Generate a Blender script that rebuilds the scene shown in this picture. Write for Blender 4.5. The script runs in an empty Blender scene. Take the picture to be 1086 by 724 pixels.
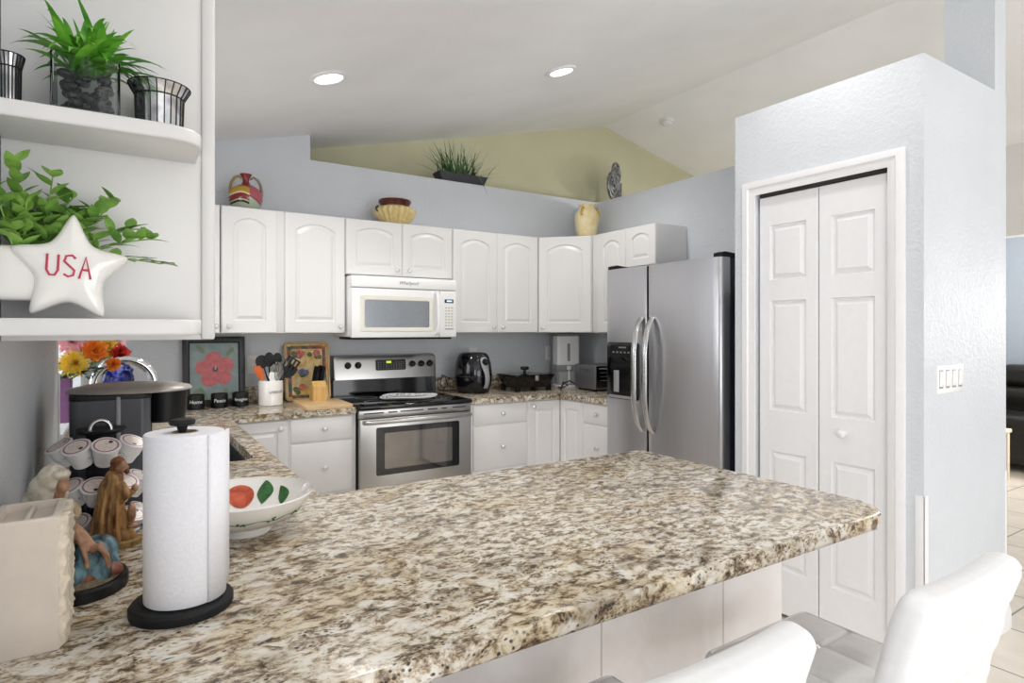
import bpy, bmesh, math, random
from mathutils import Vector, Matrix
random.seed(7)
PI = math.pi
SC = bpy.context.scene
COL = SC.collection

# ------------------------------------------------------------------ camera, world, lights, exposure
cam_d = bpy.data.cameras.new('camera'); cam = bpy.data.objects.new('camera', cam_d); COL.objects.link(cam)
cam.location = (0, 0, 1.39)
YAW = math.atan2(409.0, 637.0)
cam.rotation_euler = (PI/2, 0, -YAW)
cam_d.sensor_fit = 'HORIZONTAL'; cam_d.sensor_width = 36.0
cam_d.lens = 36.0*637.0/1086.0
cam_d.shift_y = -12.0/1086.0
cam_d.clip_start = 0.02
SC.camera = cam
SC.view_settings.view_transform = 'Standard'; SC.view_settings.look = 'None'
SC.view_settings.gamma = 1; SC.view_settings.use_curve_mapping = False
SC.view_settings.exposure = 0.0
SC.cycles.max_bounces = 8; SC.cycles.diffuse_bounces = 5; SC.cycles.caustics_reflective = False
SC.cycles.use_denoising = True
W = bpy.data.worlds.new('World'); SC.world = W; W.use_nodes = True
W.node_tree.nodes['Background'].inputs[0].default_value = (0.96, 0.98, 1.0, 1)
W.node_tree.nodes['Background'].inputs[1].default_value = 1.05

def area(name, loc, target, sx, sy, power, color=(1, 1, 1)):
    d = bpy.data.lights.new(name, 'AREA'); d.shape = 'RECTANGLE'; d.size = sx; d.size_y = sy
    d.energy = power; d.color = color
    o = bpy.data.objects.new(name, d); COL.objects.link(o); o.location = loc
    o.rotation_euler = (Vector(target) - Vector(loc)).to_track_quat('-Z', 'Y').to_euler()
    return o
area('added_rear_fill', (2.2, -4.0, 1.1), (2.4, 1.5, 2.9), 3.6, 2.0, 78, (1.0, 1.0, 1.0))  # added light behind the camera, tilted up to brighten the ceiling
area('added_left_fill', (-1.4, -1.9, 1.25), (2.6, 2.2, 0.9), 1.9, 1.9, 72, (0.97, 0.985, 1.0))  # added unseen light at left, brightening the pantry front and lower room
for lx_, ly_, le_ in ((0.75, 1.45, 30), (2.2, 1.5, 24)):      # added unseen spots over the peninsula, brightening the kitchen from above
    d_ = bpy.data.lights.new('down_spot', 'SPOT'); d_.energy = le_; d_.spot_size = math.radians(150); d_.spot_blend = 0.9; d_.shadow_soft_size = 0.09; d_.color = (1, 0.985, 0.96)
    o_ = bpy.data.objects.new('down_spot', d_); COL.objects.link(o_); o_.location = (lx_, ly_, 2.70+0.24*(lx_-1.075))
area('living_window_daylight', (8.0, 1.0, 1.6), (3.6, 4.2, 2.6), 0.8, 0.8, 100, (1.0, 0.99, 0.97))
area('sink_window_daylight', (-0.55, 3.0, 1.62), (1.5, 2.6, 1.2), 1.1, 1.1, 12, (0.95, 0.98, 1.0))

# ------------------------------------------------------------------ colour and material helpers
def lin(c):
    return tuple(((v/12.92) if v <= 0.04045 else ((v+0.055)/1.055)**2.4) for v in c)
def hexc(h):
    h = h.lstrip('#'); return lin(tuple(int(h[i:i+2], 16)/255 for i in (0, 2, 4)))+(1,)

def new_mat(name):
    m = bpy.data.materials.new(name); m.use_nodes = True
    nt = m.node_tree; b = nt.nodes['Principled BSDF']
    return m, nt, b
def N(nt, t, **kw):
    n = nt.nodes.new(t)
    for k, v in kw.items(): setattr(n, k, v)
    return n
def coords(nt, scale=(1, 1, 1), rot=(0, 0, 0)):
    tc = N(nt, 'ShaderNodeTexCoord'); mp = N(nt, 'ShaderNodeMapping')
    mp.inputs['Scale'].default_value = scale; mp.inputs['Rotation'].default_value = rot
    nt.links.new(tc.outputs['Object'], mp.inputs['Vector']); return mp.outputs['Vector']
def noise(nt, vec, scale, detail=4, rough=0.55, dist=0.0):
    n = N(nt, 'ShaderNodeTexNoise'); n.inputs['Scale'].default_value = scale
    n.inputs['Detail'].default_value = detail; n.inputs['Roughness'].default_value = rough
    n.inputs['Distortion'].default_value = dist
    nt.links.new(vec, n.inputs['Vector']); return n
def ramp(nt, fac, stops, interp='LINEAR'):
    r = N(nt, 'ShaderNodeValToRGB'); r.color_ramp.interpolation = interp
    e = r.color_ramp.elements
    while len(e) > 1: e.remove(e[-1])
    e[0].position = stops[0][0]; e[0].color = stops[0][1]
    for p, c in stops[1:]:
        x = e.new(p); x.color = c
    nt.links.new(fac, r.inputs['Fac']); return r.outputs['Color']
def mixc(nt, fac, a, b, mode='MIX'):
    m = N(nt, 'ShaderNodeMix', data_type='RGBA', blend_type=mode)
    for s, v in ((0, fac), (6, a), (7, b)):
        if hasattr(v, 'links'): nt.links.new(v, m.inputs[s])
        else: m.inputs[s].default_value = v
    return m.outputs[2]
def bump(nt, b, height, strength=0.2, dist=0.002):
    n = N(nt, 'ShaderNodeBump'); n.inputs['Strength'].default_value = strength
    n.inputs['Distance'].default_value = dist
    nt.links.new(height, n.inputs['Height']); nt.links.new(n.outputs['Normal'], b.inputs['Normal'])

def plain(name, col, rough=0.5, metal=0.0, var=0.06, vscale=30, spec=0.5, bumpy=0.0, coat=0.0):
    """a procedural paint / plastic / ceramic: base colour with slight cloudy variation"""
    m, nt, b = new_mat(name)
    c = hexc(col) if isinstance(col, str) else col
    v = coords(nt)
    n = noise(nt, v, vscale, 3)
    lo = tuple(max(0, x*(1-var)) for x in c[:3])+(1,); hi = tuple(min(1, x*(1+var)) for x in c[:3])+(1,)
    nt.links.new(ramp(nt, n.outputs['Fac'], [(0.3, lo), (0.7, hi)]), b.inputs['Base Color'])
    b.inputs['Roughness'].default_value = rough; b.inputs['Metallic'].default_value = metal
    b.inputs['Specular IOR Level'].default_value = spec
    if coat: b.inputs['Coat Weight'].default_value = coat; b.inputs['Coat Roughness'].default_value = 0.08
    if bumpy: bump(nt, b, n.outputs['Fac'], bumpy, 0.002)
    return m
def glass(name, col='#ffffff', rough=0.03, ior=1.45, alpha=None):
    m, nt, b = new_mat(name)
    b.inputs['Base Color'].default_value = hexc(col); b.inputs['Roughness'].default_value = rough
    b.inputs['IOR'].default_value = ior; b.inputs['Transmission Weight'].default_value = 1.0
    return m
def emit(name, col, strength):
    m, nt, b = new_mat(name)
    b.inputs['Base Color'].default_value = hexc(col)
    b.inputs['Emission Color'].default_value = hexc(col); b.inputs['Emission Strength'].default_value = strength
    return m

def wall_mat(name, col, strength=0.35):
    m, nt, b = new_mat(name); c = hexc(col); v = coords(nt)
    n1 = noise(nt, v, 55, 3, 0.5, 0.6); n2 = noise(nt, v, 2.5, 3)
    lo = tuple(x*0.97 for x in c[:3])+(1,); hi = tuple(min(1, x*1.03) for x in c[:3])+(1,)
    nt.links.new(ramp(nt, n2.outputs['Fac'], [(0.3, lo), (0.7, hi)]), b.inputs['Base Color'])
    h = ramp(nt, n1.outputs['Fac'], [(0.42, (0, 0, 0, 1)), (0.6, (1, 1, 1, 1))])
    bump(nt, b, h, strength, 0.003); b.inputs['Roughness'].default_value = 0.5
    b.inputs['Specular IOR Level'].default_value = 0.35
    return m

def granite_mat():
    m, nt, b = new_mat('granite'); v0 = coords(nt)
    wn = noise(nt, v0, 9, 3)
    add = N(nt, 'ShaderNodeVectorMath', operation='MULTIPLY_ADD')
    nt.links.new(wn.outputs['Color'], add.inputs[0]); add.inputs[1].default_value = (0.05, 0.05, 0.05)
    nt.links.new(v0, add.inputs[2])
    mp = N(nt, 'ShaderNodeMapping'); mp.inputs['Rotation'].default_value = (0, 0, math.radians(-20)); mp.inputs['Scale'].default_value = (0.75, 1.2, 1.0)
    nt.links.new(add.outputs[0], mp.inputs['Vector']); v = mp.outputs['Vector']
    n1 = noise(nt, v, 45, 7, 0.72, 0.3)
    base = ramp(nt, n1.outputs['Fac'], [(0.32, hexc('#30271f')), (0.405, hexc('#675743')), (0.46, hexc('#a3927b')), (0.515, hexc('#cabfab')), (0.56, hexc('#dcd6cb')), (0.70, hexc('#e6e3dd'))])
    n2 = noise(nt, v, 6.0, 4, 0.55, 0.4)
    f2 = ramp(nt, n2.outputs['Fac'], [(0.48, (0, 0, 0, 1)), (0.62, (0.6, 0.6, 0.6, 1))])
    c2 = mixc(nt, f2, base, mixc(nt, 1.0, base, hexc('#e6d8b8'), 'MULTIPLY'))
    n5 = noise(nt, v, 9.0, 4, 0.6, 0.6)
    f5 = ramp(nt, n5.outputs['Fac'], [(0.50, (0, 0, 0, 1)), (0.64, (0.45, 0.45, 0.45, 1))])
    c2 = mixc(nt, f5, c2, mixc(nt, 1.0, c2, hexc('#8d8178'), 'MULTIPLY'))
    vb = N(nt, 'ShaderNodeTexVoronoi', feature='F1'); vb.inputs['Scale'].default_value = 14; vb.inputs['Randomness'].default_value = 1
    nt.links.new(v, vb.inputs['Vector'])
    n3 = noise(nt, v, 32, 5, 0.65)
    sm = N(nt, 'ShaderNodeMath', operation='MULTIPLY_ADD'); nt.links.new(n3.outputs['Fac'], sm.inputs[0]); sm.inputs[1].default_value = 0.85
    nt.links.new(vb.outputs['Distance'], sm.inputs[2])
    f3 = ramp(nt, sm.outputs[0], [(0.56, (0.8, 0.8, 0.8, 1)), (0.66, (0, 0, 0, 1))])
    c3 = mixc(nt, f3, c2, hexc('#dfdcd4'))
    vd = N(nt, 'ShaderNodeTexVoronoi', feature='F1'); vd.inputs['Scale'].default_value = 105
    nt.links.new(v, vd.inputs['Vector'])
    n4 = noise(nt, v, 16, 3, 0.6)
    fd = ramp(nt, vd.outputs['Distance'], [(0.22, (1, 1, 1, 1)), (0.36, (0, 0, 0, 1))])
    fe = ramp(nt, n4.outputs['Fac'], [(0.47, (0, 0, 0, 1)), (0.57, (0.95, 0.95, 0.95, 1))])
    c4 = mixc(nt, mixc(nt, 1.0, fd, fe, 'MULTIPLY'), c3, hexc('#2b2624'))
    nt.links.new(c4, b.inputs['Base Color'])
    b.inputs['Roughness'].default_value = 0.18; b.inputs['Specular IOR Level'].default_value = 0.45
    return m

def steel_mat(name, col='#b9babd', rough=0.27, axis='z'):
    m, nt, b = new_mat(name)
    s = {'z': (500, 500, 3), 'y': (500, 3, 500), 'x': (3, 500, 500)}[axis]
    v = coords(nt, s); n = noise(nt, v, 1.0, 1)
    c = hexc(col); lo = tuple(x*0.97 for x in c[:3])+(1,); hi = tuple(min(1, x*1.05) for x in c[:3])+(1,)
    nt.links.new(ramp(nt, n.outputs['Fac'], [(0.3, lo), (0.7, hi)]), b.inputs['Base Color'])
    b.inputs['Metallic'].default_value = 1.0
    r = ramp(nt, n.outputs['Fac'], [(0.3, (rough-0.02,)*3+(1,)), (0.7, (rough+0.02,)*3+(1,))])
    nt.links.new(r, b.inputs['Roughness'])
    return m

def tile_mat(name, c1, c2, grout, size, gw, off=(0, 0, 0), plane='xy', rough=0.35):
    m, nt, b = new_mat(name)
    tc = N(nt, 'ShaderNodeTexCoord'); mp = N(nt, 'ShaderNodeMapping')
    mp.inputs['Location'].default_value = off
    if plane == 'xz': mp.inputs['Rotation'].default_value = (-PI/2, 0, 0)
    nt.links.new(tc.outputs['Object'], mp.inputs['Vector'])
    br = N(nt, 'ShaderNodeTexBrick'); br.offset = 0.0; br.squash = 1.0
    br.inputs['Scale'].default_value = 1.0; br.inputs['Brick Width'].default_value = size; br.inputs['Row Height'].default_value = size*(2.5 if plane == 'xz' else 1)
    br.inputs['Mortar Size'].default_value = gw; br.inputs['Mortar Smooth'].default_value = 0.1
    br.inputs['Color1'].default_value = (0, 0, 0, 1); br.inputs['Color2'].default_value = (0.3, 0.3, 0.3, 1)
    nt.links.new(mp.outputs['Vector'], br.inputs['Vector'])
    n = noise(nt, tc.outputs['Object'], 6, 5, 0.6, 0.8)
    base = ramp(nt, n.outputs['Fac'], [(0.3, hexc(c1)), (0.7, hexc(c2))])
    c = mixc(nt, br.outputs['Fac'], base, hexc(grout))
    nt.links.new(c, b.inputs['Base Color']); b.inputs['Roughness'].default_value = rough
    inv = N(nt, 'ShaderNodeMath', operation='SUBTRACT'); inv.inputs[0].default_value = 1.0
    nt.links.new(br.outputs['Fac'], inv.inputs[1]); bump(nt, b, inv.outputs[0], 0.4, 0.002)
    return m

def wood_mat(name, c1, c2, scale=(3, 40, 40), rough=0.45):
    m, nt, b = new_mat(name); v = coords(nt, scale); n = noise(nt, v, 1.0, 5, 0.6, 0.8)
    nt.links.new(ramp(nt, n.outputs['Fac'], [(0.3, hexc(c1)), (0.7, hexc(c2))]), b.inputs['Base Color'])
    b.inputs['Roughness'].default_value = rough; return m

def two_tone(name, c1, c2, scale, pos=0.5, width=0.06, rough=0.5, detail=4, bumpy=0.0, stretch=(1, 1, 1)):
    m, nt, b = new_mat(name); v = coords(nt, stretch); n = noise(nt, v, scale, detail, 0.6, 0.5)
    nt.links.new(ramp(nt, n.outputs['Fac'], [(pos-width, hexc(c1)), (pos+width, hexc(c2))]), b.inputs['Base Color'])
    b.inputs['Roughness'].default_value = rough
    if bumpy: bump(nt, b, n.outputs['Fac'], bumpy, 0.004)
    return m

M = {}
M['wall'] = wall_mat('blue_grey_wall_paint', '#d1d5da')
M['yellow'] = wall_mat('yellow_green_wall_paint', '#c8c5a5', 0.15)
M['offwhite'] = wall_mat('off_white_wall_paint', '#dcdad6', 0.15)
M['ceil'] = wall_mat('ceiling_paint', '#f0f0f1', 0.12)
M['trim'] = plain('white_trim_paint', '#eaeaec', 0.35, var=0.015)
M['cab'] = plain('white_cabinet_foil', '#e2e1e1', 0.32, var=0.012, vscale=4)
M['cabin'] = plain('cabinet_side', '#dcd8d4', 0.4, var=0.02)
M['gap'] = plain('dark_gap', '#3a3735', 0.8)
M['granite'] = granite_mat()
M['floor'] = tile_mat('floor_tile', '#d6cbbd', '#e3dacd', '#8d857b', 0.45, 0.005, (0.13, 0.20, 0))
M['tile'] = tile_mat('island_tile', '#dcd6d4', '#e9e6e5', '#bfb6b2', 0.45, 0.003, (-0.342, 0.0, 0), 'xz', 0.5)
M['steel'] = steel_mat('brushed_steel', '#c6c6ca', 0.34, 'z')
M['steelx'] = steel_mat('brushed_steel_horizontal', '#b4b3b1', 0.30, 'x')
M['chrome'] = plain('chrome', '#d8d9db', 0.10, 1.0, 0.02)
M['nickel'] = plain('satin_metal', '#c4c4c4', 0.25, 1.0, 0.03)
M['black'] = plain('black_plastic', '#0e0e10', 0.4, var=0.1, spec=0.3)
M['blackg'] = plain('black_gloss', '#08080a', 0.06, var=0.1)
M['blackm'] = plain('black_matte', '#17181a', 0.6, var=0.1, spec=0.3)
M['navy'] = plain('fridge_side_charcoal', '#1d2631', 0.4, var=0.08, bumpy=0.1, vscale=300)
M['white'] = plain('white_plastic', '#eeeeee', 0.3, var=0.01)
M['ivory'] = plain('ivory_plastic', '#e4e2d8', 0.4, var=0.02)
M['ceramic'] = plain('white_glazed_ceramic', '#f0eeea', 0.08, var=0.015, coat=0.5)
M['knob'] = plain('glazed_knob', '#dcdcdc', 0.08, 0.35, 0.02, coat=0.6)
M['leather'] = plain('white_leatherette', '#e2e2e3', 0.38, var=0.02, vscale=60, bumpy=0.05)
M['sofa'] = plain('black_leather', '#1b1817', 0.35, var=0.2, bumpy=0.2)
M['grey'] = plain('grey_plastic', '#8f9092', 0.4, var=0.04)
M['silver'] = plain('silver_plastic', '#b6b4b0', 0.3, 0.6, 0.03)
M['paper'] = plain('paper_towel', '#ececf2', 0.9, var=0.03, vscale=160, bumpy=0.35)
M['lamp'] = emit('lamp_glow', '#ffffff', 6.0)

# ------------------------------------------------------------------ mesh builder
def rotz(a, loc=(0, 0, 0)): return Matrix.Translation(loc) @ Matrix.Rotation(a, 4, 'Z')
LOC = {}
class MB:
    def __init__(s, M0=None): s.bm = bmesh.new(); s.M = M0 or Matrix.Identity(4); s.mi = 0
    def _fin(s, vs, faces=None):
        for v in vs: v.co = s.M @ v.co
        if faces is not None:
            for f in faces: f.material_index = s.mi
    def box(s, x0, x1, y0, y1, z0, z1, b=0.0, seg=2, X=None):
        r = bmesh.ops.create_cube(s.bm, size=1.0); vs = r['verts']
        for v in vs:
            v.co = Vector(((x0+x1)/2 + v.co.x*(x1-x0), (y0+y1)/2 + v.co.y*(y1-y0), (z0+z1)/2 + v.co.z*(z1-z0)))
            if X: v.co = X @ v.co
        es = list({e for v in vs for e in v.link_edges}); fs = list({f for v in vs for f in v.link_faces})
        if b > 0:
            r2 = bmesh.ops.bevel(s.bm, geom=es, offset=b, segments=seg, profile=0.5, affect='EDGES')
            vset = {v for f in r2['faces'] for v in f.verts}
            vs = list(vset | {v for v in vs if v.is_valid}); fs = list({f for v in vs for f in v.link_faces})
        s._fin(vs, fs); return s
    def loops(s, loops, cap0=True, cap1=True, closed=True, ring=False):
        bl = [[s.bm.verts.new(Vector(p)) for p in L] for L in loops]; fs = []
        pairs = list(zip(bl[:-1], bl[1:]))
        if ring: pairs.append((bl[-1], bl[0])); cap0 = cap1 = False
        for A, B in pairs:
            n = len(A)
            for i in range(n if closed else n-1):
                j = (i+1) % n
                try: fs.append(s.bm.faces.new((A[i], A[j], B[j], B[i])))
                except ValueError: pass
        if cap0: fs.append(s.bm.faces.new(list(reversed(bl[0]))))
        if cap1: fs.append(s.bm.faces.new(bl[-1]))
        s._fin([v for L in bl for v in L], fs); return s
    def lathe(s, prof, c=(0, 0, 0), n=32, X=None, sx=1.0, sy=1.0, cap0=True, cap1=True):
        L = []
        for r, z in prof:
            r = max(r, 1e-5)
            L.append([Vector((r*sx*math.cos(2*PI*i/n), r*sy*math.sin(2*PI*i/n), z)) for i in range(n)])
        X = Matrix.Translation(c) @ (X or Matrix.Identity(4))
        L = [[X @ p for p in q] for q in L]
        return s.loops(L, cap0, cap1)
    def prism(s, poly, a0, a1, axis='z', b=0.0, seg=2):
        def P(p, a): return Vector((p[0], p[1], a)) if axis == 'z' else (Vector((p[0], a, p[1])) if axis == 'y' else Vector((a, p[0], p[1])))
        v0 = [s.bm.verts.new(P(p, a0)) for p in poly]; v1 = [s.bm.verts.new(P(p, a1)) for p in poly]
        n = len(poly); fs = [s.bm.faces.new(v0[::-1]), s.bm.faces.new(v1)]
        for i in range(n): fs.append(s.bm.faces.new((v0[i], v0[(i+1) % n], v1[(i+1) % n], v1[i])))
        vs = v0+v1
        if b > 0:
            es = [e for f in fs[:2] for e in f.edges]
            r2 = bmesh.ops.bevel(s.bm, geom=es, offset=b, segments=seg, profile=0.5, affect='EDGES')
            vs = list({v for f in r2['faces'] for v in f.verts} | {v for v in vs if v.is_valid}); fs = list({f for v in vs for f in v.link_faces})
        s._fin(vs, fs); return s
    def tube(s, pts, r, n=10, closed=False):
        pts = [Vector(p) for p in pts]; m = len(pts); L = []
        rr = r if isinstance(r, (list, tuple)) else [r]*m
        up = None
        for i, p in enumerate(pts):
            if closed: t = pts[(i+1) % m]-pts[i-1]
            else: t = pts[min(i+1, m-1)]-pts[max(i-1, 0)]
            t.normalize()
            if up is None:
                up = Vector((0, 0, 1)) if abs(t.z) < 0.9 else Vector((1, 0, 0))
            a = t.cross(up); a.normalize(); up2 = a.cross(t); up2.normalize(); up = up2
            L.append([p + (a*math.cos(2*PI*k/n) + up2*math.sin(2*PI*k/n))*rr[i] for k in range(n)])
        return s.loops(L, ring=closed)
    def ball(s, c, r, n=20, m=12, X=None):
        r = (r, r, r) if not isinstance(r, (tuple, list)) else r
        L = []
        for j in range(m+1):
            a = -PI/2 + PI*j/m; a = max(-PI/2+1e-3, min(PI/2-1e-3, a))
            L.append([Vector((r[0]*math.cos(a)*math.cos(2*PI*i/n), r[1]*math.cos(a)*math.sin(2*PI*i/n), r[2]*math.sin(a))) for i in range(n)])
        X = Matrix.Translation(c) @ (X or Matrix.Identity(4))
        return s.loops([[X @ p for p in q] for q in L])
    def quad(s, *ps):
        v = [s.bm.verts.new(Vector(p)) for p in ps]; f = s.bm.faces.new(v); s._fin(v, [f]); return s
    def leaf(s, base, d, length, width, up=(0, 0, 1), bend=0.3, fold=0.15, n=6, tip=1.0, shape='leaf'):
        d = Vector(d).normalized(); upv = Vector(up); side = d.cross(upv)
        if side.length < 1e-3: side = d.cross(Vector((1, 0, 0)))
        side.normalize(); nrm = side.cross(d).normalized(); rows = []
        for i in range(n+1):
            t = i/n
            p = Vector(base) + d*(length*t*(1-0.25*bend*t)) - Vector((0, 0, 1))*(length*bend*t*t*0.6)
            w = width*(math.sin(PI*min(1, t**0.75*0.98+0.02)) if shape == 'leaf' else (1-t**2.2)*0.9+0.02)*0.5
            rows.append([p - side*w + nrm*fold*w, p - nrm*0.0, p + side*w + nrm*fold*w])
        vv = [[s.bm.verts.new(p) for p in r] for r in rows]; fs = []
        for a, b in zip(vv[:-1], vv[1:]):
            for k in (0, 1): fs.append(s.bm.faces.new((a[k], a[k+1], b[k+1], b[k])))
        s._fin([v for r in vv for v in r], fs); return s
    def build(s, name, mat, parent=None, origin=None, angle=38, local=False, recalc=True, mods=()):
        if recalc: bmesh.ops.recalc_face_normals(s.bm, faces=s.bm.faces[:])
        me = bpy.data.meshes.new(name)
        o = bpy.data.objects.new(name, me); COL.objects.link(o)
        if parent is not None:
            o.parent = parent; off = Vector((0, 0, 0)) if local else LOC.get(parent.name, Vector((0, 0, 0)))
            LOC[o.name] = off
        else:
            off = Vector(origin) if origin is not None else Vector((0, 0, 0)); o.location = off
            if local: off = Vector((0, 0, 0))
            LOC[o.name] = off
        if off.length > 0:
            for v in s.bm.verts: v.co -= off
        s.bm.to_mesh(me); s.bm.free()
        for mm in (mat if isinstance(mat, (list, tuple)) else [mat]): me.materials.append(mm)
        me.polygons.foreach_set('use_smooth', [True]*len(me.polygons))
        me.set_sharp_from_angle(angle=math.radians(angle))
        for (t, kw) in mods:
            md = o.modifiers.new(t.lower(), t)
            for k, v in kw.items(): setattr(md, k, v)
        return o
def thing(name, label, cat, loc=(0, 0, 0), group=None, rz=0.0):
    o = bpy.data.objects.new(name, None); COL.objects.link(o); o.location = loc; o.rotation_euler = (0, 0, rz)
    o.empty_display_size = 0.05
    LOC[o.name] = Vector(loc); tag(o, label, cat, group); return o
def tag(o, label, cat, group=None):
    o['label'] = label; o['category'] = cat
    if group: o['group'] = group
    return o
def struct(o): o['kind'] = 'structure'; return o
def copy_tree(o, parent=None):
    c = o.copy(); COL.objects.link(c)
    if parent is not None: c.parent = parent
    for ch in list(o.children): copy_tree(ch, c)
    return c
def rrect(x0, x1, y0, y1, r, n=5, corners=(1, 1, 1, 1)):
    P = []
    for (cx, cy, a0, k) in ((x1-r, y0+r, -PI/2, 0), (x1-r, y1-r, 0, 1), (x0+r, y1-r, PI/2, 2), (x0+r, y0+r, PI, 3)):
        if corners[k]:
            for i in range(n+1):
                a = a0 + (PI/2)*i/n; P.append((cx+r*math.cos(a), cy+r*math.sin(a)))
        else: P.append(((x1, y0), (x1, y1), (x0, y1), (x0, y0))[k])
    return P
def text_obj(name, body, size, mat, parent, X, depth=0.0006, shear=0.0):
    cu = bpy.data.curves.new(name, 'FONT'); cu.body = body; cu.size = size; cu.extrude = depth; cu.shear = shear
    cu.align_x = 'CENTER'; cu.align_y = 'CENTER'; cu.resolution_u = 3
    t = bpy.data.objects.new(name+'_tmp', cu); COL.objects.link(t)
    dg = bpy.context.evaluated_depsgraph_get()
    me = bpy.data.meshes.new_from_object(t.evaluated_get(dg)); bpy.data.objects.remove(t)
    me.name = name; me.transform(Matrix.Translation(-LOC.get(parent.name, Vector((0, 0, 0)))) @ X)
    o = bpy.data.objects.new(name, me); COL.objects.link(o); o.parent = parent; LOC[o.name] = LOC.get(parent.name, Vector((0, 0, 0)))
    me.materials.clear(); me.materials.append(mat); return o
FACE_NY = Matrix.Rotation(PI/2, 4, 'X')          # text in the XY plane turned to stand up and face -Y

# ------------------------------------------------------------------ raised panels for doors
def panel_band(mb, x0, x1, z0, z1, p, arch, y=0.0, dep=0.006, k=14):
    """front face of a door between x0..x1, z0..z1 with one raised panel inside rectangle p (arched top by arch)"""
    px0, px1, pz0, pz1 = p
    def outer():
        L = []
        for i in range(k): L.append((x0+(x1-x0)*i/k, z0))
        for i in range(k): L.append((x1, z0+(z1-z0)*i/k))
        for i in range(k): L.append((x1-(x1-x0)*i/k, z1))
        for i in range(k): L.append((x0, z1-(z1-z0)*i/k))
        return L
    def inner(d):
        a0, a1, b0, b1 = px0+d, px1-d, pz0+d, pz1-d
        L = []
        for i in range(k): L.append((a0+(a1-a0)*i/k, b0))
        zt = b1-arch
        for i in range(k): L.append((a1, b0+(zt-b0)*i/k))
        for i in range(k):
            t = i/k; x = a1-(a1-a0)*t; u = 2*t-1
            zz = zt
            if arch:
                s_ = 0.10
                zz = zt + arch*(math.cos(u*PI/2/(1.0-0.0))**0.75 if abs(u) < 0.999 else 0)
            L.append((x, zz))
        for i in range(k): L.append((a0, zt-(zt-b0)*i/k))
        return L
    w = min(px1-px0, pz1-pz0)
    q = min(1.0, w/0.16)
    rings = [(outer(), 0), (inner(0), 0), (inner(0.004*q), dep*0.9), (inner(0.012*q), dep), (inner(0.03*q), 0.0008)]
    mb.loops([[(a, y+d*1.25, b) for a, b in L] for L, d in rings], cap0=False, cap1=True)
def door_mb(x0, x1, z0, z1, t=0.02, arch=0.05, mrg=(0.062, 0.062, 0.062, 0.062), M0=None):
    """slab door, front face at y=0 facing -Y, body behind it"""
    mb = MB(M0); e = 0.003
    L0 = rect4(x0, x1, z0, z1)
    mb.loops([[(a, t, b) for a, b in L0], [(a, e, b) for a, b in L0], [(a, 0.0, b) for a, b in rect4(x0+e, x1-e, z0+e, z1-e)]], cap0=True, cap1=False)
    panel_band(mb, x0+e, x1-e, z0+e, z1-e, (x0+mrg[0], x1-mrg[1], z0+mrg[2], z1-mrg[3]), arch)
    return mb
def rect4(x0, x1, z0, z1): return [(x0, z0), (x1, z0), (x1, z1), (x0, z1)]
def slab_mb(x0, x1, z0, z1, t=0.02, M0=None):
    mb = MB(M0); mb.box(x0, x1, 0, t, z0, z1, 0.005, 3); return mb
KNOB = [(0.0075, 0.0), (0.006, 0.004), (0.0055, 0.012), (0.009, 0.016), (0.0150, 0.020), (0.0165, 0.024), (0.0150, 0.029), (0.009, 0.032), (0.001, 0.033)]
def knob(parent, x, z, M0=None, y=0.0, name='knob', mat=None, k=1.0):
    mb = MB(M0); mb.lathe([(r*k, h*k) for r, h in KNOB], (x, y, z), 20, Matrix.Rotation(PI/2, 4, 'X'))
    return mb.build(name, mat or M['knob'], parent)

# ================================================================== THE SETTING
XL, XR, YB = -0.185, 3.41, 4.27            # left wall, right wall, back wall faces
CT = 0.914                                # counter height
def zc(x): return 2.746+0.24*(x-1.075) if x <= 4.13 else 3.4792-0.24*(x-4.13)

struct(MB().box(-1.2, 9.2, -4.2, 5.2, -0.06, 0.0).build('floor', M['floor']))
mb = MB()
for (xa, xb) in ((-0.45, 4.13), (4.13, 8.9)):
    mb.loops([[(xa, y, zc(xa)), (xb, y, zc(xb)), (xb, y, zc(xb)+0.12), (xa, y, zc(xa)+0.12)] for y in (-4.2, 5.0)])
struct(mb.build('ceiling', M['ceil']))
# back wall with its plant ledge
struct(MB().prism([(-0.45, 0), (4.6, 0), (4.6, 2.573), (1.075, 2.573), (1.075, zc(1.075)+0.01), (-0.45, zc(-0.45)+0.01)], YB, 4.68, 'y').build('wall_back', M['wall']))
struct(MB().prism([(-0.45, 0), (8.9, 0), (8.9, zc(8.9)+0.02), (4.13, zc(4.13)+0.02), (-0.45, zc(-0.45)+0.02)], 4.68, 4.80, 'y').build('wall_gable', M['yellow']))
# left wall with the window above the sink
mb = MB(); WX = -0.45
for (y0, y1, z0, z1) in ((-0.3, 2.43, 0, 2.52), (3.55, YB, 0, 2.52), (2.43, 3.55, 0, 1.045), (2.43, 3.55, 2.15, 2.52)):  # near end cut short, letting the added left light in
    mb.box(WX, XL, y0, y1, z0, z1)
struct(mb.build('wall_left', M['wall']))
mb = MB(); 
for (y0, y1, z0, z1) in ((2.432, 2.48, 1.047, 2.148), (3.50, 3.548, 1.047, 2.148), (2.48, 3.50, 1.047, 1.095), (2.48, 3.50, 2.10, 2.148), (2.97, 3.01, 1.095, 2.10)):
    mb.box(-0.44, -0.40, y0, y1, z0, z1, 0.004)
w1 = struct(mb.build('window_1', M['trim']))
struct(MB().box(-0.425, -0.419, 2.48, 3.50, 1.095, 2.10).build('window_pane', glass('window_glass', '#ffffff', 0.0, 1.1), w1))
struct(MB().box(-0.40, XL+0.012, 2.432, 3.548, 1.035, 1.052, 0.004).build('window_sill', M['trim'], w1))
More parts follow.
